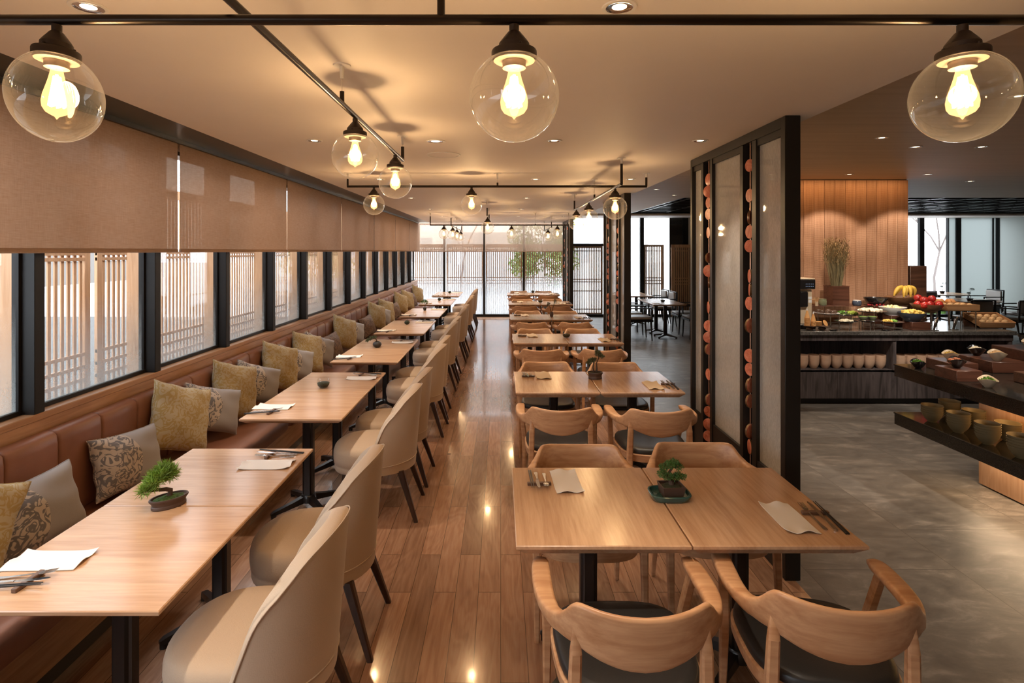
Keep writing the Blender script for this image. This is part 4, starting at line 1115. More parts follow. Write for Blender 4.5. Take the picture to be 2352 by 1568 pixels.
# ------------------------------------------------------------------ bonsai and moss on the tables
def needles(m, c, r, n, ln, rnd, sz=.8, wd=.0011, up=.5):
    for _ in range(n):
        while True:
            p = Vector((rnd.uniform(-1, 1), rnd.uniform(-1, 1), rnd.uniform(-1, 1)))
            if p.length < 1: break
        q = Vector(c) + Vector((p.x * r, p.y * r, p.z * r * sz))
        d = (p * .8 + Vector((rnd.gauss(0, .5), rnd.gauss(0, .5), up + rnd.gauss(0, .4)))).normalized()
        a = d.cross(Vector((rnd.gauss(0, 1), rnd.gauss(0, 1), rnd.gauss(0, 1)))).normalized() * wd
        l = ln * rnd.uniform(.7, 1.2)
        m.add([q - a, q + a, q + d * l * .6 + a * .9, q + d * l, q + d * l * .6 - a * .9], [(0, 1, 2, 3, 4)])
def oval_pot(a, b, h, mat):
    pr = [(.001, .004), (.84, .004), (.86, 0), (.90, .002), (.90, h * .28), (.86, h * .36), (.88, h * .5), (.94, h * .72), (1.0, h * .80), (1.02, h * .9), (1.0, h), (.92, h), (.88, h * .84), (.001, h * .82)]
    return MB().lathe([(r * a, z) for r, z in pr], 36, sx=1, sy=b / a).mesh('oval_pot', mat, True, 35)
def mound(a, b, z, hgt, seed, mat='moss'):
    rnd = random.Random(seed); m = MB(); rs = []
    for i in range(9):
        t = i / 8; ring = []
        for k in range(26):
            an = 2 * pi * k / 26; rr = 1 - t * .99
            ring.append((a * rr * cos(an), b * rr * sin(an), z + hgt * (1 - (1 - t) ** 2) + rnd.uniform(-.0022, .0022)))
        rs.append(ring)
    return m.rings(rs, False, True).mesh('moss_mound', mat, True, 80)
Z = .7205
# pine in an oval pot, first bench table
rnd = random.Random(11)
tr = MB().tube([(0, 0, .03), (.004, .0, .052), (.006, -.002, .066), (-.012, -.004, .076), (-.034, -.004, .079), (-.05, -.002, .090), (-.042, 0, .112), (-.03, 0, .135)], [.013, .011, .010, .009, .0075, .006, .005, .003], 8)
tr.tube([(-.034, -.004, .079), (-.065, -.01, .085), (-.09, -.01, .092)], [.005, .004, .002], 6).tube([(-.042, 0, .112), (-.01, .01, .122), (.008, .01, .14)], [.004, .003, .002], 6)
nd = MB()
for c, r, n in (((-.088, -.012, .094), .020, 150), ((-.068, .012, .105), .022, 170), ((-.058, -.02, .118), .022, 170), ((-.03, .015, .128), .024, 190), ((-.035, -.012, .142), .024, 190), ((-.005, .005, .132), .024, 190), ((.006, -.008, .15), .020, 170), ((-.018, .004, .162), .022, 190), ((-.055, 0, .138), .02, 150), ((.012, .01, .125), .018, 130)):
    needles(nd, c, r * 1.12, int(n * 1.9), .028, rnd)
put(Node('bonsai_pine', None, [Node('pot', oval_pot(.074, .044, .042, 'brown_clay')), Node('moss', mound(.064, .038, .034, .012, 1)), Node('trunk', tr.mesh('pine_trunk', 'bark')), Node('foliage', nd.mesh('pine_needles', 'pine_needle', False))]),
    (-1.405, 2.36, Z), 'bright green bonsai pine in a brown oval pot, first bench table from the camera', 'bonsai', 'table bonsai', R(44))
# juniper in a square pot on a green tray, first table beside the tiles
def super_dish(w, d, h, t, mat):
    def ring(s, z, ex=.55):
        r_ = []
        for k in range(44):
            a = 2 * pi * k / 44; c, q = cos(a), sin(a)
            r_.append((abs(c) ** ex * (1 if c >= 0 else -1) * (w / 2 + s), abs(q) ** ex * (1 if q >= 0 else -1) * (d / 2 + s), z))
        return r_
    return MB().rings([ring(-.02, .003), ring(-.012, 0), ring(-.008, .003), ring(-.002, h * .6), ring(0, h * .9), ring(-.002, h), ring(-t, h), ring(-t - .004, h * .55), ring(-.02, .009)]).mesh('glazed_tray', mat, True, 40)
put(Node('green_tray', super_dish(.178, .135, .028, .008, 'teal_glaze')), (.738, 2.44, Z), 'dark green glazed tray under the square bonsai pot', 'tray')
def square_pot(w, d, h, mat, fl=.82):
    def ring(s, z): return [(x * w / 2 * s, y * d / 2 * s, z) for x, y in ((-1, -1), (1, -1), (1, 1), (-1, 1))]
    return MB().rings([ring(fl, 0), ring(.98, h * .94), ring(1, h * .95), ring(1, h), ring(.92, h), ring(.88, h * .8)]).mesh('square_pot', mat, True, 20)
rnd = random.Random(5)
tr = MB().tube([(0, 0, .03), (.0, 0, .06), (-.012, .0, .085), (-.006, 0, .105), (.012, 0, .125)], [.014, .012, .009, .006, .003], 8).tube([(-.005, 0, .07), (.03, 0, .085), (.05, 0, .078)], [.006, .004, .002], 6).tube([(-.012, 0, .085), (-.035, 0, .095)], [.005, .002], 6).tube([(.012, 0, .122), (.035, .0, .12)], [.003, .002], 5)
nd = MB()
for c, r, n in (((-.042, 0, .095), .020, 260), ((-.03, .01, .118), .020, 260), ((-.008, -.005, .135), .022, 300), ((.014, .005, .140), .022, 300), ((.034, 0, .122), .018, 230), ((.012, -.01, .082), .020, 260), ((.032, .0, .085), .018, 220), ((.054, 0, .078), .015, 170), ((-.018, -.012, .085), .020, 260), ((.0, .012, .075), .018, 200)):
    needles(nd, c, r, n, .008, rnd, .75, .0014, .4)
put(Node('bonsai_juniper', None, [Node('pot', square_pot(.100, .085, .048, 'brown_clay')), Node('moss', mound(.044, .038, .038, .012, 2, 'dark_moss')), Node('trunk', tr.mesh('juniper_trunk', 'bark')), Node('foliage', nd.mesh('juniper_leaves', 'juniper_leaf', False))]),
    (.748, 2.445, Z + .009), 'dense juniper bonsai in a square clay pot on the green tray', 'bonsai', 'table bonsai', R(4))
# twin-trunk bonsai, second table
rnd = random.Random(6)
tr = MB().tube([(-.005, 0, .03), (-.018, 0, .09), (-.012, .0, .14), (-.025, .0, .16)], [.008, .006, .004, .002], 7).tube([(.008, 0, .03), (.014, 0, .08), (.012, 0, .13), (.03, 0, .17), (.028, 0, .21)], [.009, .007, .005, .004, .002], 7)
nd = MB()
for c, r, n in (((-.03, 0, .15), .030, 260), ((-.055, .0, .13), .022, 170), ((-.008, .01, .16), .022, 170), ((.03, 0, .20), .030, 260), ((.055, 0, .185), .022, 170), ((.022, .0, .225), .022, 170)): needles(nd, c, r, n, .016, rnd, .5, .0013)
put(Node('bonsai_twin_trunk', None, [Node('pot', oval_pot(.064, .058, .055, 'brown_clay')), Node('soil', mound(.054, .05, .045, .006, 3, 'dark_moss')), Node('trunk', tr.mesh('twin_trunk', 'bark')), Node('foliage', nd.mesh('twin_foliage', 'dusty_leaf', False))]),
    (.80, 4.72, Z), 'tall twin-trunked bonsai in a round brown pot, second table beside the tiles', 'bonsai', 'table bonsai')
# glass bowls with moss
def moss_bowl():
    g = MB().lathe([(.022, 0), (.036, .008), (.046, .024), (.050, .042), (.047, .060), (.038, .076), (.036, .079)], 32, cap0=True)
    mm = MB().lathe([(.001, .004), (.030, .006), (.043, .022), (.047, .038), (.040, .043), (.02, .047), (.001, .048)], 28)
    return [Node('glass', g.mesh('terrarium_glass', 'clear_glass')), Node('moss', mm.mesh('terrarium_moss', 'dark_moss', True, 80))]
BOWL = moss_bowl()
for (x, y), w in (((-1.40, 4.40), 'second bench table from the camera'), ((.82, 6.95), 'third table beside the tiles'), ((.83, 11.65), 'fifth table beside the tiles')):
    put(Node('moss_terrarium', None, BOWL), (x, y, Z), 'small round glass bowl of dark moss on the %s' % w, 'terrarium', 'glass moss bowls')
# leaning branch in a round black vase, third bench table
rnd = random.Random(8)
vase = MB().lathe([(.001, 0), (.022, 0), (.042, .012), (.050, .032), (.044, .052), (.030, .062), (.026, .064), (.022, .06)], 28)
tr = MB().tube([(0, 0, .05), (-.008, 0, .085), (-.03, 0, .105), (-.06, 0, .10), (-.09, 0, .085)], [.007, .006, .005, .004, .002], 7)
nd = MB()
for c, r, n in (((-.03, 0, .112), .024, 190), ((-.06, 0, .105), .026, 200), ((-.09, 0, .088), .024, 200), ((-.115, .0, .07), .018, 120)): needles(nd, c, r, n, .016, rnd, .5, .0013, .1)
put(Node('bonsai_cascade', None, [Node('pot', vase.mesh('round_vase', 'black_clay')), Node('trunk', tr.mesh('cascade_trunk', 'bark')), Node('foliage', nd.mesh('cascade_foliage', 'dusty_leaf', False))]),
    (-1.385, 6.25, Z), 'bonsai branch trailing from a round black vase, third bench table from the camera', 'bonsai', 'table bonsai')
def moss_ball(seed):
    rnd = random.Random(seed); m = MB(); rs = []
    for i in range(13):
        a = pi * i / 12; rs.append([((.038 * sin(a) + .0004) * cos(2 * pi * k / 22) * (1 + rnd.uniform(-.05, .05)), (.038 * sin(a) + .0004) * sin(2 * pi * k / 22) * (1 + rnd.uniform(-.05, .05)), .031 - .031 * cos(a)) for k in range(22)])
    st = MB().tube([(.0, 0, .055), (.004, 0, .075), (.012, .003, .085)], .0022, 5)
    return [Node('ball', m.rings(rs).mesh('moss_ball', 'dark_moss', True, 80)), Node('twig', st.mesh('moss_twig', 'bark'))]
for (x, y), w in (((-1.375, 8.18), 'fourth'), ((-1.33, 12.1), 'sixth'), ((-1.30, 14.2), 'seventh')):
    put(Node('moss_ball', None, moss_ball(int(y * 10))), (x, y, Z), 'dark moss ball on the %s bench table from the camera' % w, 'moss ball', 'moss balls on the bench tables')
rnd = random.Random(9)
tr = MB().tube([(0, 0, .05), (.01, 0, .10), (-.012, 0, .15)], [.006, .005, .003], 6); nd = MB()
for c, r, n in (((0, 0, .17), .04, 260), ((.035, 0, .15), .03, 160), ((-.04, 0, .15), .03, 160)): needles(nd, c, r, n, .018, rnd, .6, .0018)
put(Node('bonsai_upright', None, [Node('pot', MB().lathe([(.001, 0), (.022, 0), (.034, .05), (.036, .056), (.03, .056), (.001, .05)], 20).mesh('small_pot', 'black_clay')), Node('trunk', tr.mesh('upright_trunk', 'bark')), Node('foliage', nd.mesh('upright_foliage', 'juniper_leaf', False))]),
    (-1.375, 10.1, Z), 'small dark upright bonsai on the fifth bench table from the camera', 'bonsai', 'table bonsai')
rnd = random.Random(10)
tr = MB(); nd = MB()
for k in range(7):
    a = rnd.uniform(0, 6.3); p = Vector((.06 * cos(a), .03 * sin(a), rnd.uniform(.18, .27))); tr.tube([(0, 0, .05), p * .5 + Vector((0, 0, .05)), p], [.003, .002, .001], 5); needles(nd, p, .024, 60, .016, rnd, .7, .0016)
put(Node('twig_vase', None, [Node('vase', MB().lathe([(.001, 0), (.024, 0), (.030, .03), (.026, .07), (.022, .08), (.018, .078)], 20).mesh('twig_vase_body', 'brown_clay')), Node('twigs', tr.mesh('vase_twigs', 'bark')), Node('foliage', nd.mesh('vase_leaves', 'dusty_leaf', False))]),
    (.836, 9.15, Z), 'thin leafy twigs in a small brown vase, fourth table beside the tiles', 'vase')
put(Node('moss_pot', None, [Node('pot', MB().lathe([(.001, 0), (.03, 0), (.042, .035), (.044, .05), (.036, .05), (.001, .044)], 20).mesh('moss_pot_body', 'black_clay')), Node('moss', mound(.036, .036, .045, .016, 7, 'dark_moss'))]),
    (.83, 14.4, Z), 'small dark pot of moss on the sixth table beside the tiles', 'pot')

# ------------------------------------------------------------------ dark dining chairs and tables beyond the partitions
def dark_chair():
    k = [Node('seat', MB().box(-.24, .24, -.23, .25, .42, .475, .02).mesh('dark_chair_seat', 'grey_leather')),
         Node('backrest', MB().box(-.225, .225, -.255, -.205, .55, .80, .02).mesh('dark_chair_back', 'grey_leather')),
         Node('frame', MB().box(-.25, .25, -.235, .255, .375, .42, .004).bar((-.235, -.25, .40), (-.235, -.27, .82), .032, .026).bar((.235, -.25, .40), (.235, -.27, .82), .032, .026).box(-.235, .235, -.28, -.255, .80, .825, .004).mesh('dark_chair_frame', 'black_lacquer'))]
    for s in (-1, 1):
        k.append(Node('armrest', MB().box(s * .255, s * .222, -.26, .24, .635, .66, .005).bar((s * .238, .225, .40), (s * .238, .225, .64), .028, .028).mesh('dark_chair_arm', 'black_lacquer')))
        k.append(Node('leg', MB().bar((s * .225, .23, 0), (s * .225, .21, .40), .02, .036).mesh('dark_front_leg', 'black_lacquer')))
        k.append(Node('leg', MB().bar((s * .225, -.27, 0), (s * .225, -.21, .40), .02, .036).mesh('dark_rear_leg', 'black_lacquer')))
    return Node('dark_dining_chair', None, k)
DK = dark_chair()
TT_D = table_top(.68, .68, 'table_oak_cross')
for (x, y), w in (((3.42, 11.58), 'near half'), ((3.42, 12.27), 'far half')):
    put(table_node(TT_D), (x, y, 0), 'oak table among dark armchairs on the tiles past the middle partition, %s' % w, 'table', 'tables with dark chairs')
for (x, y), w in (((3.32, 13.64), 'near half'), ((3.32, 14.34), 'far half')):
    put(table_node(TT_D), (x, y, 0), 'oak table among dark armchairs close to the far windows, %s' % w, 'table', 'tables with dark chairs')
for x, y, a, w in ((2.80, 11.38, -90, 'camera end, partition side'), (2.80, 12.1, -90, 'far end, partition side'), (4.06, 11.5, 90, 'camera end, buffet side'), (4.06, 12.2, 90, 'far end, buffet side')):
    put(DK, (x, y, 0), 'dark-framed grey armchair at the oak table past the partition, %s' % w, 'chair', 'dark dining chairs', R(a))
for x, y, a, w in ((3.92, 13.5, 90, 'camera end'), (3.92, 14.15, 90, 'far end')):
    put(DK, (x, y, 0), 'dark-framed grey armchair at the oak table by the far windows, %s' % w, 'chair', 'dark dining chairs', R(a))
put(Node('moss_terrarium', None, BOWL), (3.42, 11.75, Z), 'small round glass bowl of moss on the table with dark chairs', 'terrarium', 'glass moss bowls')
put(Node('paper_menu', MB().box(-.07, .07, -.12, .12, 0, .003).mesh('menu_card', 'napkin_paper')), (3.2, 11.45, Z), 'white paper mat on the table with dark chairs', 'paper mat')
put(Node('moss_pot', None, [Node('pot', MB().lathe([(.001, 0), (.03, 0), (.038, .05), (.03, .05), (.001, .044)], 18).mesh('vase_pot', 'black_clay')), Node('twigs', MB().tube([(0, 0, .04), (.01, 0, .12), (-.005, 0, .2)], .003, 5).mesh('vase_twig', 'bark'))]), (3.14, 13.75, Z), 'small dark pot with a twig on the table by the far windows', 'pot')
def round_top(r): return MB().lathe([(.001, .72), (r - .004, .72), (r, .715), (r, .708), (r - .05, .685), (.001, .685)], 48).mesh('round_top', 'table_oak_cross', True, 30)
RT = round_top(.62)
for x, y, w in ((10.25, 12.3, 'nearer to the buffet'), (11.2, 14.25, 'beside the frosted windows')):
    put(table_node(RT, 'round_table'), (x, y, 0), 'round oak pedestal table behind the buffet, %s' % w, 'table', 'round tables behind the buffet')
for x, y, a, w in ((9.75, 13.35, 180, 'far side of the nearer round table'), (10.45, 13.4, 180, 'far side of the nearer round table, next along'), (11.25, 12.0, 90, 'end of the nearer round table'), (12.25, 14.1, 90, 'end of the round table by the frosted windows'), (9.6, 11.35, 0, 'camera side of the nearer round table'), (10.35, 11.3, 20, 'camera side of the nearer round table, next along'), (9.25, 13.9, -90, 'beside the glazing behind the bananas')):
    put(DK, (x, y, 0), 'dark-framed grey armchair, %s' % w, 'chair', 'dark dining chairs', R(a))
rnd = random.Random(12)
for (x, y), w in (((10.1, 12.0), 'nearer round table behind the buffet'), ((11.25, 14.2), 'round table beside the frosted windows')):
    tr = MB().tube([(0, 0, .05), (.02, 0, .11), (-.02, 0, .16), (.03, 0, .22)], [.006, .005, .004, .003], 6); nd = MB()
    for c, r in (((.05, 0, .25), .045), ((-.02, 0, .17), .03)): needles(nd, c, r, 160, .02, rnd, .5, .002)
    put(Node('bonsai_windswept', None, [Node('pot', MB().lathe([(.001, 0), (.04, 0), (.06, .05), (.062, .06), (.05, .06), (.001, .05)], 20).mesh('bonsai_pot', 'black_clay')), Node('trunk', tr.mesh('windswept_trunk', 'bark')), Node('foliage', nd.mesh('windswept_foliage', 'dusty_leaf', False))]), (x, y, Z), 'windswept bonsai in a dark pot on the %s' % w, 'bonsai', 'table bonsai')
# ------------------------------------------------------------------ carved cedar wall behind the buffet
k = 0; x = 3.05
wl = None
while x < 5.40:
    w = min(.139, 5.42 - x)
    nm = 'wall_cedar' if k == 0 else 'wall_cedar_plank'
    pl = struct(nm, MB().box(x, x + w - .003, 7.40, 7.45, 0, CEIL2 - .012, .002), 'carved_cedar', None)
    x += .139; k += 1
struct('wall_cedar_core', MB().box(3.04, 5.425, 7.45, 7.62, 0, CEIL2), 'dark_walnut')
put(Node('walnut_post', MB().box(5.44, 5.66, 7.40, 7.62, .867, 1.60, .004).mesh('walnut_block', 'dark_walnut')), (0, 0, 0), 'tall dark walnut block standing at the end of the carved cedar wall', 'block')

# ------------------------------------------------------------------ back buffet counter
CT = .867
put(Node('stone_worktop', MB().box(2.9, 5.99, 6.46, 7.39, CT - .047, CT, .004).mesh('stone_slab', 'grey_granite')), (0, 0, 0), 'long grey granite worktop under the breakfast buffet', 'worktop')
cab = [Node('apron', MB().box(2.9, 5.97, 6.49, 7.36, .752, .818).mesh('counter_apron', 'charcoal_oak', False)),
       Node('front_panel', MB().box(2.9, 3.94, 6.52, 6.55, .075, .405).box(3.943, 4.60, 6.52, 6.55, .075, .405).box(4.603, 5.28, 6.52, 6.55, .075, .405).box(5.283, 5.97, 6.52, 6.55, .075, .405).mesh('counter_front', 'charcoal_oak', False)),
       Node('shelf', MB().box(2.9, 5.97, 6.52, 7.3, .385, .41).mesh('counter_shelf', 'charcoal_oak', False)),
       Node('back_panel', MB().box(2.9, 5.97, 7.08, 7.10, .41, .752).mesh('counter_back', 'charcoal_oak', False)),
       Node('divider', MB().box(4.575, 4.615, 6.50, 7.10, .41, .752).mesh('counter_divider', 'charcoal_oak', False)),
       Node('divider', MB().box(5.93, 5.97, 6.50, 7.10, .41, .752).mesh('counter_divider', 'charcoal_oak', False)),
       Node('toe_kick', MB().box(2.9, 5.97, 6.58, 7.3, 0, .08).mesh('counter_toe', 'black_lacquer', False))]
put(Node('buffet_counter', None, cab), (0, 0, 0), 'dark oak buffet counter with open cup shelf in front of the cedar wall', 'counter')
CUP = MB().lathe([(.001, 0), (.034, 0), (.036, .006), (.049, .024), (.0575, .052), (.0635, .092), (.0615, .0925), (.055, .054), (.044, .026), (.040, .0160), (.001, .0155)], 28).mesh('tea_cup', 'terracotta_cup')
def cup_stack(x, y, n, where):
    for q in range(n):
        put(Node('tea_cup', CUP), (x, y, .4108 + q * .0165), 'pale clay cup, %s from the bottom of %s' % (ORD[q], where), 'cup', 'stacked clay cups')
for i, px in enumerate((1818, 1843, 1868.5, 1895, 1920.5, 1945.5, 1970.5, 1995.5, 2021)):
    cup_stack((px - 1150) * 6.62 / 1280, 6.62, 5, 'stack %s on the wide shelf bay' % ORD[i])
for i, px in enumerate((2067, 2091.5, 2116, 2141, 2166)):
    cup_stack((px - 1150) * 6.62 / 1280, 6.62, 5, 'stack %s right of the shelf divider' % ORD[i])

# ------------------------------------------------------------------ food on the back counter
def onc(px, py): return at(px, py, CT + .0005)
def bx(px, Y): return (px - 1150) * Y / 1280
def bz(py, Y): return EYE - (py - 576) * Y / 1280
def dish(r, h, n=36, foot=.5, lip=.004, depth=.9):
    return [(.001, 0), (r * foot, 0), (r * foot, h * .06), (r * .78, h * .42), (r * .95, h * .8), (r, h), (r - lip, h), (r * .92, h * .78), (r * .72, h * .4), (r * .4, h * .16), (.001, h * .12)]
def bowl_node(name, r, h, mat, kids=()): return Node(name, None, [Node('bowl', MB().lathe(dish(r, h), 40).mesh(name + '_body', mat))] + list(kids))
def heap(r, h, n, size, mat, seed, shape='cube', name='filling'):
    rnd = random.Random(seed); m = MB()
    for _ in range(n):
        a = rnd.uniform(0, 6.283); q = sqrt(rnd.random()) * r; z = h * (1 - (q / r) ** 2) * rnd.uniform(.5, 1)
        mt = Matrix.Translation((q * cos(a), q * sin(a), z)) @ Euler((rnd.uniform(0, 3), rnd.uniform(0, 3), rnd.uniform(0, 3))).to_matrix().to_4x4()
        s = size * rnd.uniform(.75, 1.2)
        if shape == 'cube': m.box(-s, s, -s * .8, s * .8, -s * .6, s * .6, s * .2, mt)
        elif shape == 'leaf': m.add([mt @ Vector(p) for p in ((-s, -s * .5, 0), (s, -s * .3, s * .3), (s * .8, s * .5, 0), (-s * .7, s * .4, s * .2))], [(0, 1, 2, 3)])
        else: m.ball((0, 0, 0), s, 9, 7, mtx=mt)
    return Node(name, m.mesh('food_heap', mat, shape != 'cube', 50))
def legs_stand(w, d, h, mat='chrome', name='display_stand', top=None):
    lg = [Node('leg', MB().tube([(sx * (w / 2 - .012), sy * (d / 2 - .012), 0), (sx * (w / 2 - .012), sy * (d / 2 - .012), h)], .006, 8).mesh('stand_leg', mat)) for sx in (-1, 1) for sy in (-1, 1)]
    t = MB().box(-w / 2, w / 2, -d / 2, d / 2, h, h + .006, .002)
    return Node(name, None, lg + [Node('top', t.mesh('stand_top', top or mat))])
def round_stand(r, h, plate_mat='stainless'):
    m = MB()
    for k in range(3):
        a = k * 2.094 + .5; m.tube([(r * .7 * cos(a), r * .7 * sin(a), 0), (r * .7 * cos(a), r * .7 * sin(a), h)], .005, 8)
    m.lathe([(r * .72, h - .004), (r * .78, h), (r * .72, h + .002), (r * .66, h)], 32)
    return Node('ring_stand', m.mesh('ring_stand_legs', 'chrome'))
# machine at the partition end
mc = [Node('housing', MB().box(-.13, .10, -.12, .14, 0, .46, .008).mesh('machine_housing', 'cream_glaze')), Node('control_panel', MB().box(-.13, .115, -.17, .0, .47, .585, .006).mesh('machine_panel', 'black_lacquer')),
      Node('spout', MB().box(-.10, .03, -.17, -.11, .25, .44, .012).mesh('machine_spout', 'black_lacquer')), Node('drip_tray', MB().box(-.12, .07, -.26, -.12, 0, .05, .006).mesh('machine_tray', 'black_lacquer')),
      Node('top_cover', MB().box(-.13, .11, -.165, .14, .586, .60, .003).mesh('machine_top', 'cream_glaze'))]
bt = MB()
for r_ in range(2):
    for c in range(5): bt.box(-.005 + c * .021, .006 + c * .021, -.1715, -.169, .50 + r_ * .028, .506 + r_ * .028)
mc.append(Node('buttons', bt.mesh('machine_buttons', 'display_glow', False)))
mc.append(Node('notice', MB().box(.03, .095, -.1225, -.1205, .345, .375).box(.055, .095, -.1225, -.1205, .30, .335).mesh('machine_notice', 'paper_sign', False)))
put(Node('soft_serve_machine', None, mc), (3.70, 6.92, CT + .0005), 'dispenser machine with black control panel at the partition end of the buffet', 'machine')
# rear raised shelf with the straw planter
put(legs_stand(.80, .34, .235, 'clear_glass', 'display_riser', 'red_walnut'), (4.22, 7.18, CT + .0005), 'dark red raised display shelf carrying the straw planter', 'riser')
RZ = CT + .2425
put(Node('planter_box', square_pot(.21, .21, .245, 'red_walnut', 1.0)), (4.315, 7.165, RZ), 'square dark red wooden planter box holding the straw', 'planter')
rnd = random.Random(21); stw = MB(); ear = MB()
for _ in range(430):
    a = rnd.uniform(0, 6.283); q = sqrt(rnd.random()); b = Vector((.055 * q * cos(a), .055 * q * sin(a), .19))
    h = rnd.uniform(.36, .60); e2 = b + Vector((.085 * q * cos(a) + rnd.gauss(0, .015) , .07 * q * sin(a) + rnd.gauss(0, .012), h))
    mid = (b + e2) / 2 + Vector((-.012 * q * cos(a), 0, 0))
    stw.tube([b, mid, e2], [.0018, .0016, .0009], 4, False)
    for _ in range(5):
        p = e2 + Vector((rnd.gauss(0, .014), rnd.gauss(0, .014), rnd.uniform(-.10, .05))); d = Vector((rnd.gauss(0, .4), rnd.gauss(0, .4), 1)).normalized() * .03; s2 = Vector((.003, rnd.uniform(-.003, .003), 0))
        ear.add([p - s2, p + s2, p + d], [(0, 1, 2)])
put(Node('straw_sheaf', None, [Node('stalks', stw.mesh('straw_stalks', 'straw')), Node('ears', ear.mesh('straw_ears', 'straw_ear', False))]), (4.315, 7.165, RZ + .02), 'sheaf of dried straw standing in the red planter box', 'dried straw')
def jar(r, h, mat, lidmat=None): 
    k = [Node('jar_body', MB().lathe([(.001, 0), (r * .85, 0), (r, h * .2), (r, h * .75), (r * .86, h), (.001, h)], 24).mesh('jar_body', mat))]
    if lidmat: k.append(Node('lid', MB().lathe([(r * .9, h), (r * .9, h * 1.12), (r * .3, h * 1.18), (.001, h * 1.18)], 24).mesh('jar_lid', lidmat)))
    return Node('jar', None, k)
Y1 = 7.06
put(jar(.022, .07, 'black_glaze', 'brown_clay'), (bx(1857, Y1), Y1, RZ), 'dark glazed jar at the machine end of the raised shelf', 'jar')
put(Node('wooden_box', MB().box(-.04, .04, -.03, .03, 0, .075, .003).mesh('small_box', 'tray_wood')), (bx(1866, 7.12), 7.12, RZ), 'small wooden box on the raised shelf beside the jars', 'box')
tp = MB(); rnd = random.Random(3)
for _ in range(30): tp.tube([(rnd.gauss(0, .006), rnd.gauss(0, .006), .03), (rnd.gauss(0, .016), rnd.gauss(0, .016), .11)], .0012, 4)
put(Node('pick_cup', None, [Node('cup', MB().lathe([(.001, 0), (.016, 0), (.018, .055), (.001, .052)], 18).mesh('pick_cup_body', 'cream_glaze')), Node('picks', tp.mesh('wooden_picks', 'bread_roll'))]), (bx(1876, 6.99), 6.995, RZ), 'little cream cup of wooden picks on the raised shelf', 'cup')
put(jar(.047, .075, 'green_glaze', 'green_glaze'), (bx(1889.5, Y1), Y1, RZ), 'olive green lidded jar beside the planter box', 'jar')
put(jar(.052, .06, 'navy_glaze', 'white_glaze'), (bx(1968, Y1), Y1, RZ), 'blue-black jar with pale lid beside the planter box', 'jar')
# bowls on risers along the back
def riser(px, Y, w, d, h, label, mat='red_walnut', base=CT):
    put(Node('wooden_riser', MB().box(-w / 2, w / 2, -d / 2, d / 2, 0, h, .003).mesh('riser_block', mat)), (bx(px, Y), Y, base + .0005), label, 'riser')
riser(2011, 7.2, .17, .2, .235, 'tall dark red riser block under the black bowl of red fruit')
put(bowl_node('serving_bowl', .137, .095, 'black_glaze', [heap(.10, .035, 60, .012, 'red_pickle', 1, 'ball')]), (bx(2011, 7.19), 7.19, CT + .2365), 'wide black bowl of red fruit beside the bananas', 'bowl')
riser(2050, 6.93, .14, .16, .135, 'dark red riser block under the white fruit bowl')
put(bowl_node('serving_bowl', .15, .10, 'white_glaze', [Node('fruit', heap(.10, .04, 45, .019, 'cut_banana', 2).me, loc=(0, 0, .075))]), (bx(2050, 6.93), 6.93, CT + .1375), 'white bowl of pale cut fruit below the bananas', 'bowl')
riser(2105, 6.62, .22, .16, .095, 'low dark red riser block under the navy bowl')
put(bowl_node('serving_bowl', .148, .105, 'navy_glaze', [Node('fruit', heap(.11, .035, 30, .028, 'yellow_pickle', 3).me, loc=(0, 0, .085))]), (bx(2094, 6.63), 6.63, CT + .097), 'navy bowl of yellow fruit slices in front of the apples', 'bowl')
# bananas
put(round_stand(.14, .235), (bx(2072, 7.2), 7.2, CT + .0005), 'chrome ring stand under the banana bowl', 'stand')
wb = MB().lathe(dish(.185, .11, foot=.45), 40).mesh('banana_bowl', 'acacia')
put(Node('wooden_bowl', None, [Node('bowl', wb)]), (bx(2072, 7.2), 7.20, CT + .2395), 'wide brown wooden bowl holding the bananas', 'bowl', None, (0, R(-4), 0))
bk = []
for i in range(7):
    m = MB(); f = -1 + i / 3; p0 = Vector((.035 + f * .012, .02 - abs(f) * .01, .135)); p2 = Vector((-.02 + f * .125, -.085 + .05 * abs(f), .028 + .02 * abs(f)))
    if i % 2: p2 += Vector((0, .03, .02))
    p1 = (p0 + p2) / 2 + Vector((f * .055, -.035, .062)); pts = []; rr = []
    for q in range(11):
        t = q / 10; pts.append(p0 * (1 - t) ** 2 + p1 * 2 * t * (1 - t) + p2 * t * t)
        rr.append((.006, .010, .0155, .0185, .020, .0205, .020, .019, .016, .011, .005)[q])
    bk.append(Node('banana', m.mat('banana_skin').tube(pts, rr, 7).mat('banana_tip').ball(pts[-1], .006, 6, 5).mesh('banana', None, True, 55)))
put(Node('banana_bunch', None, bk), (bx(2072, 7.2), 7.19, CT + .297), 'bunch of yellow bananas in the brown wooden bowl', 'bananas', None, (0, 0, .2), scale=(1.25, 1.25, 1.25))
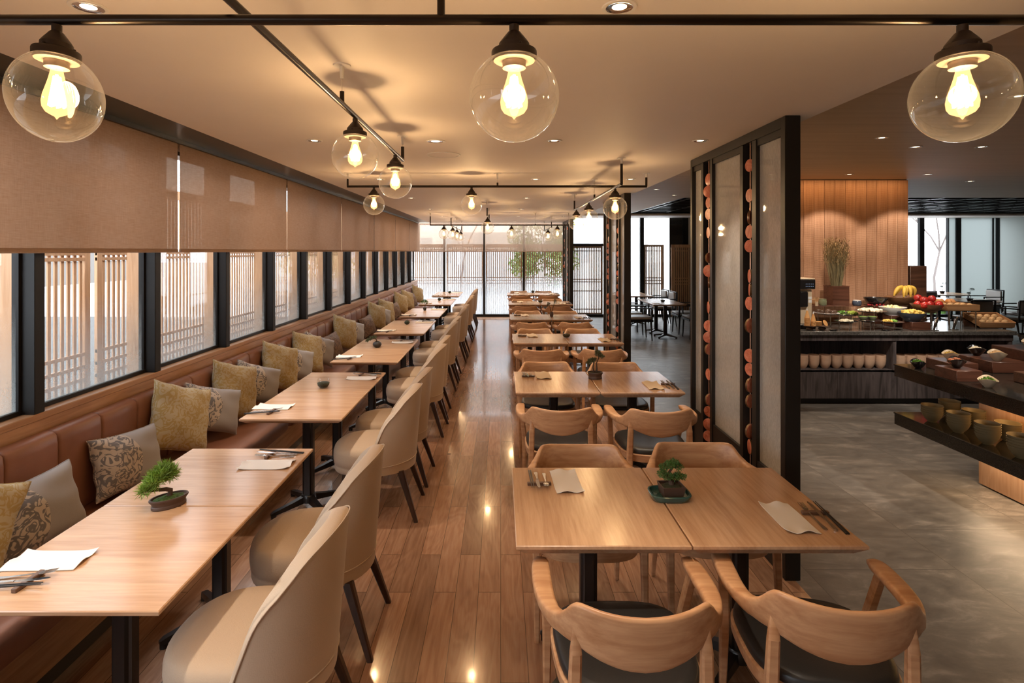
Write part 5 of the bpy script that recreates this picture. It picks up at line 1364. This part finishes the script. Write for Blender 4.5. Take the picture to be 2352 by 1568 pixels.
# apples
put(round_stand(.12, .185), (bx(2129, 6.78), 6.78, CT + .0005), 'chrome ring stand under the apple bowl', 'stand')
put(Node('wooden_bowl', None, [Node('bowl', MB().lathe(dish(.172, .10, foot=.5), 40).mesh('apple_bowl', 'acacia'))]), (bx(2129, 6.78), 6.78, CT + .188), 'patchwork wooden bowl full of red apples', 'bowl')
def apple():
    pr = []
    for i in range(13):
        a = pi * i / 12; r = .044 * sin(a) ** .9 * (1 + .10 * cos(a)) ; z = -.041 * cos(a) * (1 - .10 * sin(a) ** 4)
        if i > 10: z -= .006 * (i - 10)
        pr.append((max(r, .0006), z + .041))
    return [Node('flesh', MB().lathe(pr, 22).mesh('apple_skin', 'apple_red')), Node('stem', MB().tube([(0, 0, .066), (.003, 0, .086)], .0016, 5).mesh('apple_stem', 'bark'))]
AP = apple()
for i, (dx, dy, dz, w) in enumerate(((-.122, -.01, .060, 'far end of the bottom layer'), (-.09, -.105, .058, 'front of the bottom layer, next to the end'), (-.03, -.10, .065, 'front of the bottom layer, under the top pair'), (.045, -.105, .062, 'front of the bottom layer, showing its hollow'), (.112, -.05, .066, 'bread end of the bottom layer'), (.09, .07, .06, 'behind, bread end'), (-.05, .08, .06, 'behind, banana end'), (.02, .0, .06, 'buried in the middle'), (-.07, -.035, .115, 'middle layer, banana side'), (.035, -.045, .128, 'topmost, bread side'), (-.06, .04, .135, 'topmost, banana side'))):
    put(Node('apple', None, AP), (bx(2129, 6.78) + dx, 6.78 + dy, CT + .188 + dz), 'red apple in the wooden bowl, %s' % w, 'apple', 'apples in the bowl', (random.uniform(-.5, .5), random.uniform(-.5, .5), random.uniform(0, 6)))
# bread
def crate(w, d, h, t=.012):
    m = MB().box(-w / 2, w / 2, -d / 2, d / 2, 0, t)
    for s in (-1, 1): m.box(-w / 2, w / 2, s * d / 2, s * (d / 2 - t), 0, h).box(s * w / 2, s * (w / 2 - t), -d / 2 + t, d / 2 - t, 0, h)
    return Node('bread_crate', m.mesh('bread_crate', 'tray_wood', False))
def bun(mat, sx, sy, sz):
    return MB().ball((0, 0, sz), 1, 16, 10, sz, sx, sy).mesh('bun', mat)
def bun_(mat, a, b, c):
    m = MB(); pr = [(max(.001, sin(pi * i / 10)), (1 - cos(pi * i / 10)) * .5) for i in range(11)]
    return m.lathe([(r * a, (z * .75 + .25 * z * z) * c) for r, z in pr], 16, sy=b / a).mesh('bun', mat)
BUN = bun_('bread_roll', .034, .034, .05); CRO = bun_('croissant_crust', .055, .030, .05)
X0, Yb = bx(2196, 6.82), 6.82
put(legs_stand(.34, .22, .205), (X0, Yb, CT + .0005), 'chrome four-legged stand under the upper bread crate', 'stand')
put(crate(.36, .26, .075), (X0, Yb, CT + .212), 'wooden crate of bread rolls on the chrome stand', 'crate', None, R(-6))
for i, (dx, dy) in enumerate(((-.12, -.05), (-.04, -.055), (.04, -.05), (.12, -.055), (-.12, .04), (-.03, .045), (.05, .04), (.12, .05))):
    put(Node('bread_roll', BUN), (X0 + dx, Yb + dy, CT + .226), 'round bread roll in the crate on the chrome stand, %s row' % ('front' if dy < 0 else 'back'), 'bread roll', 'rolls in the upper crate, %s row' % ('front' if dy < 0 else 'back'), (0, 0, i * 1.1), scale=(1.1, 1.1, 1.45))
X1, Y2 = bx(2150, 7.2), 7.2
put(legs_stand(.40, .22, .22), (X1 + .05, Y2, CT + .0005), 'chrome stand under the rear pastry board', 'stand')
put(crate(.44, .25, .05), (X1 + .05, Y2, CT + .2265), 'low wooden tray of pastries behind the apples', 'crate')
for i in range(6):
    put(Node('pastry', CRO), (X1 - .11 + i * .063, Y2 - .02 + .03 * (i % 2), CT + .240), 'browned pastry in the low tray behind the apples, %s along' % ORD[i], 'pastry', 'pastries in the rear tray', (0, 0, 1.2 + .3 * (i % 3)), scale=(1, 1, 1.5))
X2, Y3 = bx(2268, 6.84), 6.84
tl = R(20)
put(Node('wooden_wedge', MB().add([(-.19, -.13, 0), (.19, -.13, 0), (.19, .13, 0), (-.19, .13, 0), (-.19, -.13, .004), (.19, -.13, .004), (.19, .13, .098), (-.19, .13, .098)], [(0, 3, 2, 1), (4, 5, 6, 7), (0, 1, 5, 4), (2, 3, 7, 6), (1, 2, 6, 5), (0, 4, 7, 3)]).mesh('crate_wedge', 'dark_walnut', False)), (X2, Y3, CT + .0005), 'dark wedge propping the tilted crate of rolls', 'wedge')
mt = Matrix.Translation((X2, Y3, CT + .055)) @ Matrix.Rotation(tl, 4, 'X')
put(crate(.42, .28, .07), tuple(mt.to_translation()), 'tilted wooden crate of round rolls at the counter end', 'crate', None, mt.to_euler())
for i in range(12):
    p = mt @ Vector((-.14 + (i % 4) * .093, -.075 + (i // 4) * .075, .014))
    put(Node('bread_roll', BUN), tuple(p), 'round roll in the tilted crate, %s row from the front' % ORD[i // 4], 'bread roll', 'rolls in the tilted crate, %s row' % ORD[i // 4], tuple(mt.to_euler()), scale=(1.05, 1.05, 1.2))
# cake stands and plates nearer the front edge
def plate(r, mat, h=.014): return MB().lathe([(.001, 0), (r * .6, 0), (r * .62, .003), (r, h), (r * .98, h + .002), (r * .62, .007), (.001, .006)], 40).mesh('round_plate', mat)
def stand_at(px, Y, r, h, label): put(round_stand(r, h), (bx(px, Y), Y, CT + .0005), label, 'stand')
stand_at(1898, 6.92, .13, .15, 'chrome ring stand under the chocolate cakes')
put(Node('cake_plate', plate(.148, 'white_glaze')), (bx(1898, 6.92), 6.92, CT + .153), 'pale round plate under the chocolate cakes', 'plate')
CK = MB().lathe([(.001, 0), (.026, 0), (.031, .012), (.030, .032), (.022, .042), (.001, .045)], 20).mesh('choc_cake', 'choc_cake')
for i, a in enumerate((3.6, 4.3, 5.0, 5.7, 2.4, .8)): put(Node('chocolate_cake', CK), (bx(1898, 6.92) + .088 * cos(a), 6.92 + .088 * sin(a), CT + .1605), 'small glossy chocolate cake on the pale plate, %s half' % ('front' if i < 4 else 'rear'), 'cake', 'chocolate cakes, %s half' % ('front' if i < 4 else 'rear'))
stand_at(1946, 7.0, .12, .125, 'chrome ring stand under the green slices')
put(Node('serving_tray', None, [Node('tray', MB().box(-.135, .135, -.08, .08, 0, .012, .004).mesh('herb_tray', 'black_glaze')), Node('greens', heap(.07, .03, 90, .015, 'greens', 5, 'leaf').me, loc=(-.06, 0, .02)), Node('slices', heap(.06, .022, 60, .014, 'matcha', 6).me, loc=(.06, 0, .02))]), (bx(1946, 7.0), 7.0, CT + .1285), 'black tray of green leaves and matcha slices', 'tray')
stand_at(1999, 6.82, .12, .185, 'chrome ring stand under the yellow slices')
put(Node('serving_plate', None, [Node('plate', plate(.168, 'brown_clay')), Node('slices', heap(.12, .02, 50, .018, 'pale_cheese', 7).me, loc=(0, 0, .014))]), (bx(1999, 6.82), 6.82, CT + .1885), 'brown plate of yellow slices on a chrome ring stand', 'plate')
stand_at(1943, 6.62, .10, .085, 'chrome ring stand under the glass dome')
put(Node('serving_plate', None, [Node('plate', plate(.128, 'black_glaze')), Node('cheese', heap(.07, .016, 40, .012, 'pale_cheese', 8).me, loc=(0, 0, .012))]), (bx(1943, 6.62), 6.62, CT + .088), 'black plate of pale cheese under the glass dome', 'plate')
put(Node('glass_dome', None, [Node('dome', MB().lathe([(.083, 0), (.083, .02), (.075, .055), (.055, .083), (.025, .097), (.008, .10)], 36).mesh('dome_glass', 'clear_glass')), Node('knob', MB().ball((0, 0, .108), .010, 12, 8).mesh('dome_knob', 'chrome'))]), (bx(1943, 6.62), 6.62, CT + .099), 'clear glass dome covering the cheese plate', 'dome')
stand_at(1991, 6.62, .11, .10, 'chrome ring stand under the two matcha bowls')
put(Node('serving_plate', plate(.15, 'black_glaze')), (bx(1991, 6.62), 6.62, CT + .103), 'black plate under the two matcha bowls', 'plate')
for dx, w in ((-.058, 'dome side'), (.05, 'bread side')):
    put(bowl_node('dessert_bowl', .052, .048, 'green_glaze', [Node('matcha', MB().lathe([(.001, .046), (.035, .046), (.048, .042)], 24).mesh('matcha_top', 'greens'))]), (bx(1991, 6.62) + dx, 6.60, CT + .111), 'small glazed bowl with green matcha dessert, %s of the pair' % w, 'bowl', 'matcha bowls')
stand_at(2046, 6.6, .10, .082, 'chrome ring stand under the pickle plate')
put(Node('serving_plate', None, [Node('plate', plate(.132, 'brown_clay')), Node('pickles', heap(.05, .02, 40, .011, 'yellow_pickle', 9).me, loc=(-.04, 0, .014)), Node('grapes', heap(.045, .02, 40, .010, 'greens', 10, 'ball').me, loc=(.03, 0, .014))]), (bx(2046, 6.6), 6.6, CT + .085), 'brown plate of orange and green pieces on a low ring stand', 'plate')
# cones and waffles on mushroom-shaped wooden stands
def cone_stand(): return [Node('foot', MB().ball((0, 0, .022), .042, 20, 12, .55).mesh('stand_foot', 'brown_clay')), Node('tray', MB().lathe([(.02, .045), (.066, .047), (.068, .052), (.02, .052)], 28, cap0=True, cap1=True).mesh('stand_tray', 'brown_clay'))]
put(Node('cone_stand', None, cone_stand()), (bx(1860, 6.55), 6.55, CT + .0005), 'brown stand holding the ice-cream cones', 'stand')
put(Node('cone_stand', None, cone_stand()), (bx(1888, 6.55), 6.55, CT + .0005), 'brown stand holding the round waffles', 'stand')
CN = MB().lathe([(.028, 0), (.031, .006), (.027, .012), (.003, .115)], 20).mesh('wafer_cone', 'waffle')
CP = MB().lathe([(.021, .03), (.003, .118), (.0025, .122)], 20).mesh('paper_sleeve', 'white_glaze')
for px, n, yy in ((1855, 8, 6.54), (1867, 5, 6.52)):
    for q in range(n):
        put(Node('wafer_cone', None, [Node('cone', CN)] + ([Node('paper_sleeve', CP)] if q == n - 1 else [])), (bx(px, 6.53), yy, CT + .0535 + q * .0125), 'upturned wafer cone, %s from the bottom of the %s stack' % (ORD[q], 'taller' if n == 8 else 'shorter'), 'cone', 'stacked wafer cones')
WF = MB().lathe([(.001, 0), (.036, 0), (.038, .003), (.036, .006), (.001, .006)], 28).mesh('round_waffle', 'waffle')
for q in range(5): put(Node('round_waffle', WF), (bx(1881, 6.55), 6.56, CT + .0535 + q * .011), 'round waffle lying in the pile on the brown stand, %s from the bottom' % ORD[q], 'waffle', 'round waffles')
put(Node('round_waffle', WF), (bx(1893, 6.55), 6.53, CT + .085), 'round waffle leaning on the waffle pile', 'waffle', 'round waffles', (R(62), R(20), R(20)))
for px, w in ((1917, 'below the glass dome'), (2038, 'below the pickle plate')):
    put(Node('spoon_rest', None, [Node('dish', plate(.05, 'black_glaze', .01)), Node('spoon', MB().tube([(-.02, 0, .012), (.04, 0, .016), (.10, .01, .022)], [.004, .003, .004], 6).ball((-.025, 0, .012), .016, 12, 8, .4).mesh('serving_spoon', 'chrome'))]), (bx(px, 6.5), 6.525, CT + .0005), 'serving spoon on a dark rest %s' % w, 'spoon rest', 'spoon rests')
put(Node('tong_holder', None, [Node('stand', MB().box(-.04, .04, -.03, .03, 0, .008, .002).tube([(0, 0, .008), (.02, 0, .13)], .012, 10).mesh('tong_stand', 'chrome')), Node('tongs', MB().tube([(-.035, -.03, .01), (.03, -.01, .13), (.05, 0, .15)], .006, 6).tube([(-.02, -.03, .01), (.042, -.01, .12), (.05, 0, .15)], .006, 6).mesh('chrome_tongs', 'chrome'))]), (bx(2147, 6.55), 6.56, CT + .0005), 'chrome tongs leaning on a holder in front of the apples', 'tongs')
put(Node('tong_holder', None, [Node('stand', MB().box(-.04, .04, -.03, .03, 0, .008, .002).tube([(0, 0, .008), (.02, 0, .13)], .012, 10).mesh('tong_stand', 'chrome')), Node('tongs', MB().tube([(-.035, -.03, .01), (.03, -.01, .13), (.05, 0, .15)], .006, 6).tube([(-.02, -.03, .01), (.042, -.01, .12), (.05, 0, .15)], .006, 6).mesh('chrome_tongs', 'chrome'))]), (bx(2190, 6.6), 6.60, CT + .0005), 'chrome tongs on a holder under the upper bread crate', 'tongs')

# ------------------------------------------------------------------ front buffet island
IT, IL = .868, .473
isl = [Node('base', MB().box(3.69, 4.9, 1.9, 4.30, .0, .77).mesh('island_base', 'cedar_panel', False)),
       Node('toe_kick', MB().box(3.72, 4.9, 1.9, 4.27, -.0, .012).mesh('island_toe', 'black_lacquer', False))]
isl[0] = Node('base', MB().box(3.69, 4.9, 1.9, 4.30, .012, .77).mesh('island_base', 'cedar_panel', False))
isl.append(Node('top_slab', MB().box(3.24, 5.3, 1.7, 4.60, IT - .012, IT, .003).box(3.246, 5.3, 1.7, 4.594, .770, IT - .012).mesh('island_top', 'black_granite')))
isl.append(Node('lower_slab', MB().box(3.24, 5.3, 1.7, 4.60, IL - .012, IL, .003).box(3.246, 5.3, 1.7, 4.594, .376, IL - .012).mesh('island_shelf', 'black_granite')))
put(Node('buffet_island', None, isl), (0, 0, 0), 'black granite buffet island with cantilevered shelf and cedar base', 'buffet island')
RB = MB().lathe([(.001, 0), (.030, 0), (.032, .006), (.046, .020), (.062, .045), (.071, .070), (.0735, .078), (.0715, .0782), (.0595, .047), (.042, .022), (.036, .0155), (.001, .0152)], 36).mesh('rice_bowl', 'olive_bowl')
for i, (x, y, n) in enumerate(((3.36, 4.34, 4), (3.35, 4.08, 5), (3.35, 3.835, 5), (3.34, 3.575, 5), (3.34, 3.32, 5), (3.60, 4.47, 4), (3.565, 4.20, 4), (3.55, 3.90, 4))):
    for q in range(n):
        put(Node('rice_bowl', RB), (x, y, IL + .0005 + q * .0165), 'olive bowl, %s from the bottom, %s %s-row stack on the island shelf' % (ORD[q], ORD[i if i < 5 else i - 5], 'front' if i < 5 else 'rear'), 'bowl', 'olive bowls on the island shelf')
def block(x0, x1, y0, y1, z0, h, label, mat='red_walnut'):
    put(Node('wooden_riser', MB().box(x0, x1, y0, y1, 0, h, .003).mesh('island_block', mat)), (0, 0, z0 + .0005), label, 'riser', 'wooden risers on the island')
block(3.245, 3.43, 3.965, 4.17, IT, .078, 'low walnut riser under the bowl of brown eggs')
block(3.41, 3.62, 4.22, 4.47, IT, .078, 'walnut riser under the bowl of yellow pickles')
block(3.745, 4.02, 4.245, 4.448, IT, .085, 'walnut riser under the bowl of nuts')
block(3.745, 4.02, 4.452, 4.59, IT, .085, 'walnut riser under the dark bowl of grains')
block(4.04, 4.40, 4.25, 4.59, IT, .16, 'tall walnut riser under the bowl of purple pickles')
put(Node('serving_board', MB().box(3.66, 4.15, 3.3, 3.98, 0, .075, .004).mesh('big_board', 'dark_walnut')), (0, 0, IT + .0005), 'large dark walnut board under the big black bowl', 'board')
def boat(L_, Wd, H, mat, fill, seed, shape='cube', n=60, size=.009):
    m = MB(); rs = []; NS = 36
    def ring(s, z, lift=0):
        r_ = []
        for k in range(NS):
            a = 2 * pi * k / NS; c = cos(a); r_.append((L_ / 2 * s * c * (1 + .10 * abs(c) ** 3), Wd / 2 * s * sin(a), z + lift * abs(c) ** 3))
        return r_
    rs = [ring(.02, .001), ring(.36, 0), ring(.40, .004), ring(.62, H * .30, .0), ring(.86, H * .66, H * .16), ring(1, H * .86, H * .36), ring(.97, H * .87, H * .36), ring(.84, H * .66, H * .16), ring(.55, H * .3), ring(.02, H * .18)]
    body = m.rings(rs).mesh('boat_bowl_body', mat)
    f = heap(Wd * .33, .024, n, size, fill, seed, shape)
    return Node('boat_bowl', None, [Node('bowl', body), Node('filling', f.me, loc=(0, 0, H * .70))])
TZ = IT + .0005
for x, y, z, yaw, args, label in (
    (3.31, 4.42, TZ, 70, (.135, .105, .055, 'black_glaze', 'greens', 1, 'leaf', 110, .016), 'black boat-shaped bowl of green leaves at the island corner'),
    (3.335, 4.075, TZ + .0785, 60, (.15, .115, .060, 'black_glaze', 'brown_egg', 2, 'ball', 8, .019), 'black boat-shaped bowl of brown eggs on a low riser'),
    (3.51, 4.35, TZ + .0785, 60, (.15, .11, .058, 'cream_glaze', 'yellow_pickle', 3, 'leaf', 110, .015), 'cream boat-shaped bowl of yellow pickles behind the eggs'),
    (3.86, 4.52, TZ + .0855, 60, (.16, .12, .060, 'black_glaze', 'pale_cheese', 4, 'cube', 90, .010), 'black boat-shaped bowl of pale grains'),
    (3.84, 4.31, TZ + .0855, 60, (.16, .12, .062, 'cream_glaze', 'bread_roll', 5, 'ball', 45, .012), 'cream boat-shaped bowl of nuts'),
    (3.34, 3.82, TZ, 52, (.175, .115, .055, 'cream_glaze', 'greens', 6, 'leaf', 90, .012), 'cream boat-shaped bowl of chopped herbs on the bare granite'),
    (4.17, 4.37, TZ + .1605, 60, (.17, .13, .065, 'cream_glaze', 'red_pickle', 7, 'leaf', 110, .015), 'cream boat-shaped bowl of purple pickles on the tall riser')):
    put(boat(*args), (x, y, z), label, 'bowl', 'boat-shaped bowls on the island', R(yaw))
put(bowl_node('serving_bowl', .13, .085, 'black_glaze', [heap(.09, .02, 40, .012, 'choc_cake', 12)]), (3.86, 3.72, TZ + .0762), 'wide black bowl on the dark walnut board', 'bowl')
put(bowl_node('serving_bowl', .12, .085, 'black_glaze', [heap(.08, .015, 40, .012, 'greens', 13, 'leaf')]), (4.37, 4.545, TZ + .1612), 'dark glazed bowl behind the purple pickles on the tall riser', 'bowl')
put(Node('serving_spoon', MB().tube([(-.10, 0, .012), (0, 0, .010), (.05, 0, .008)], [.004, .004, .005], 6).ball((.065, 0, .008), .018, 12, 8, .35).mesh('long_spoon', 'chrome')), (3.70, 4.54, TZ), 'long serving spoon lying beside the grain bowl', 'spoon', None, R(-30))
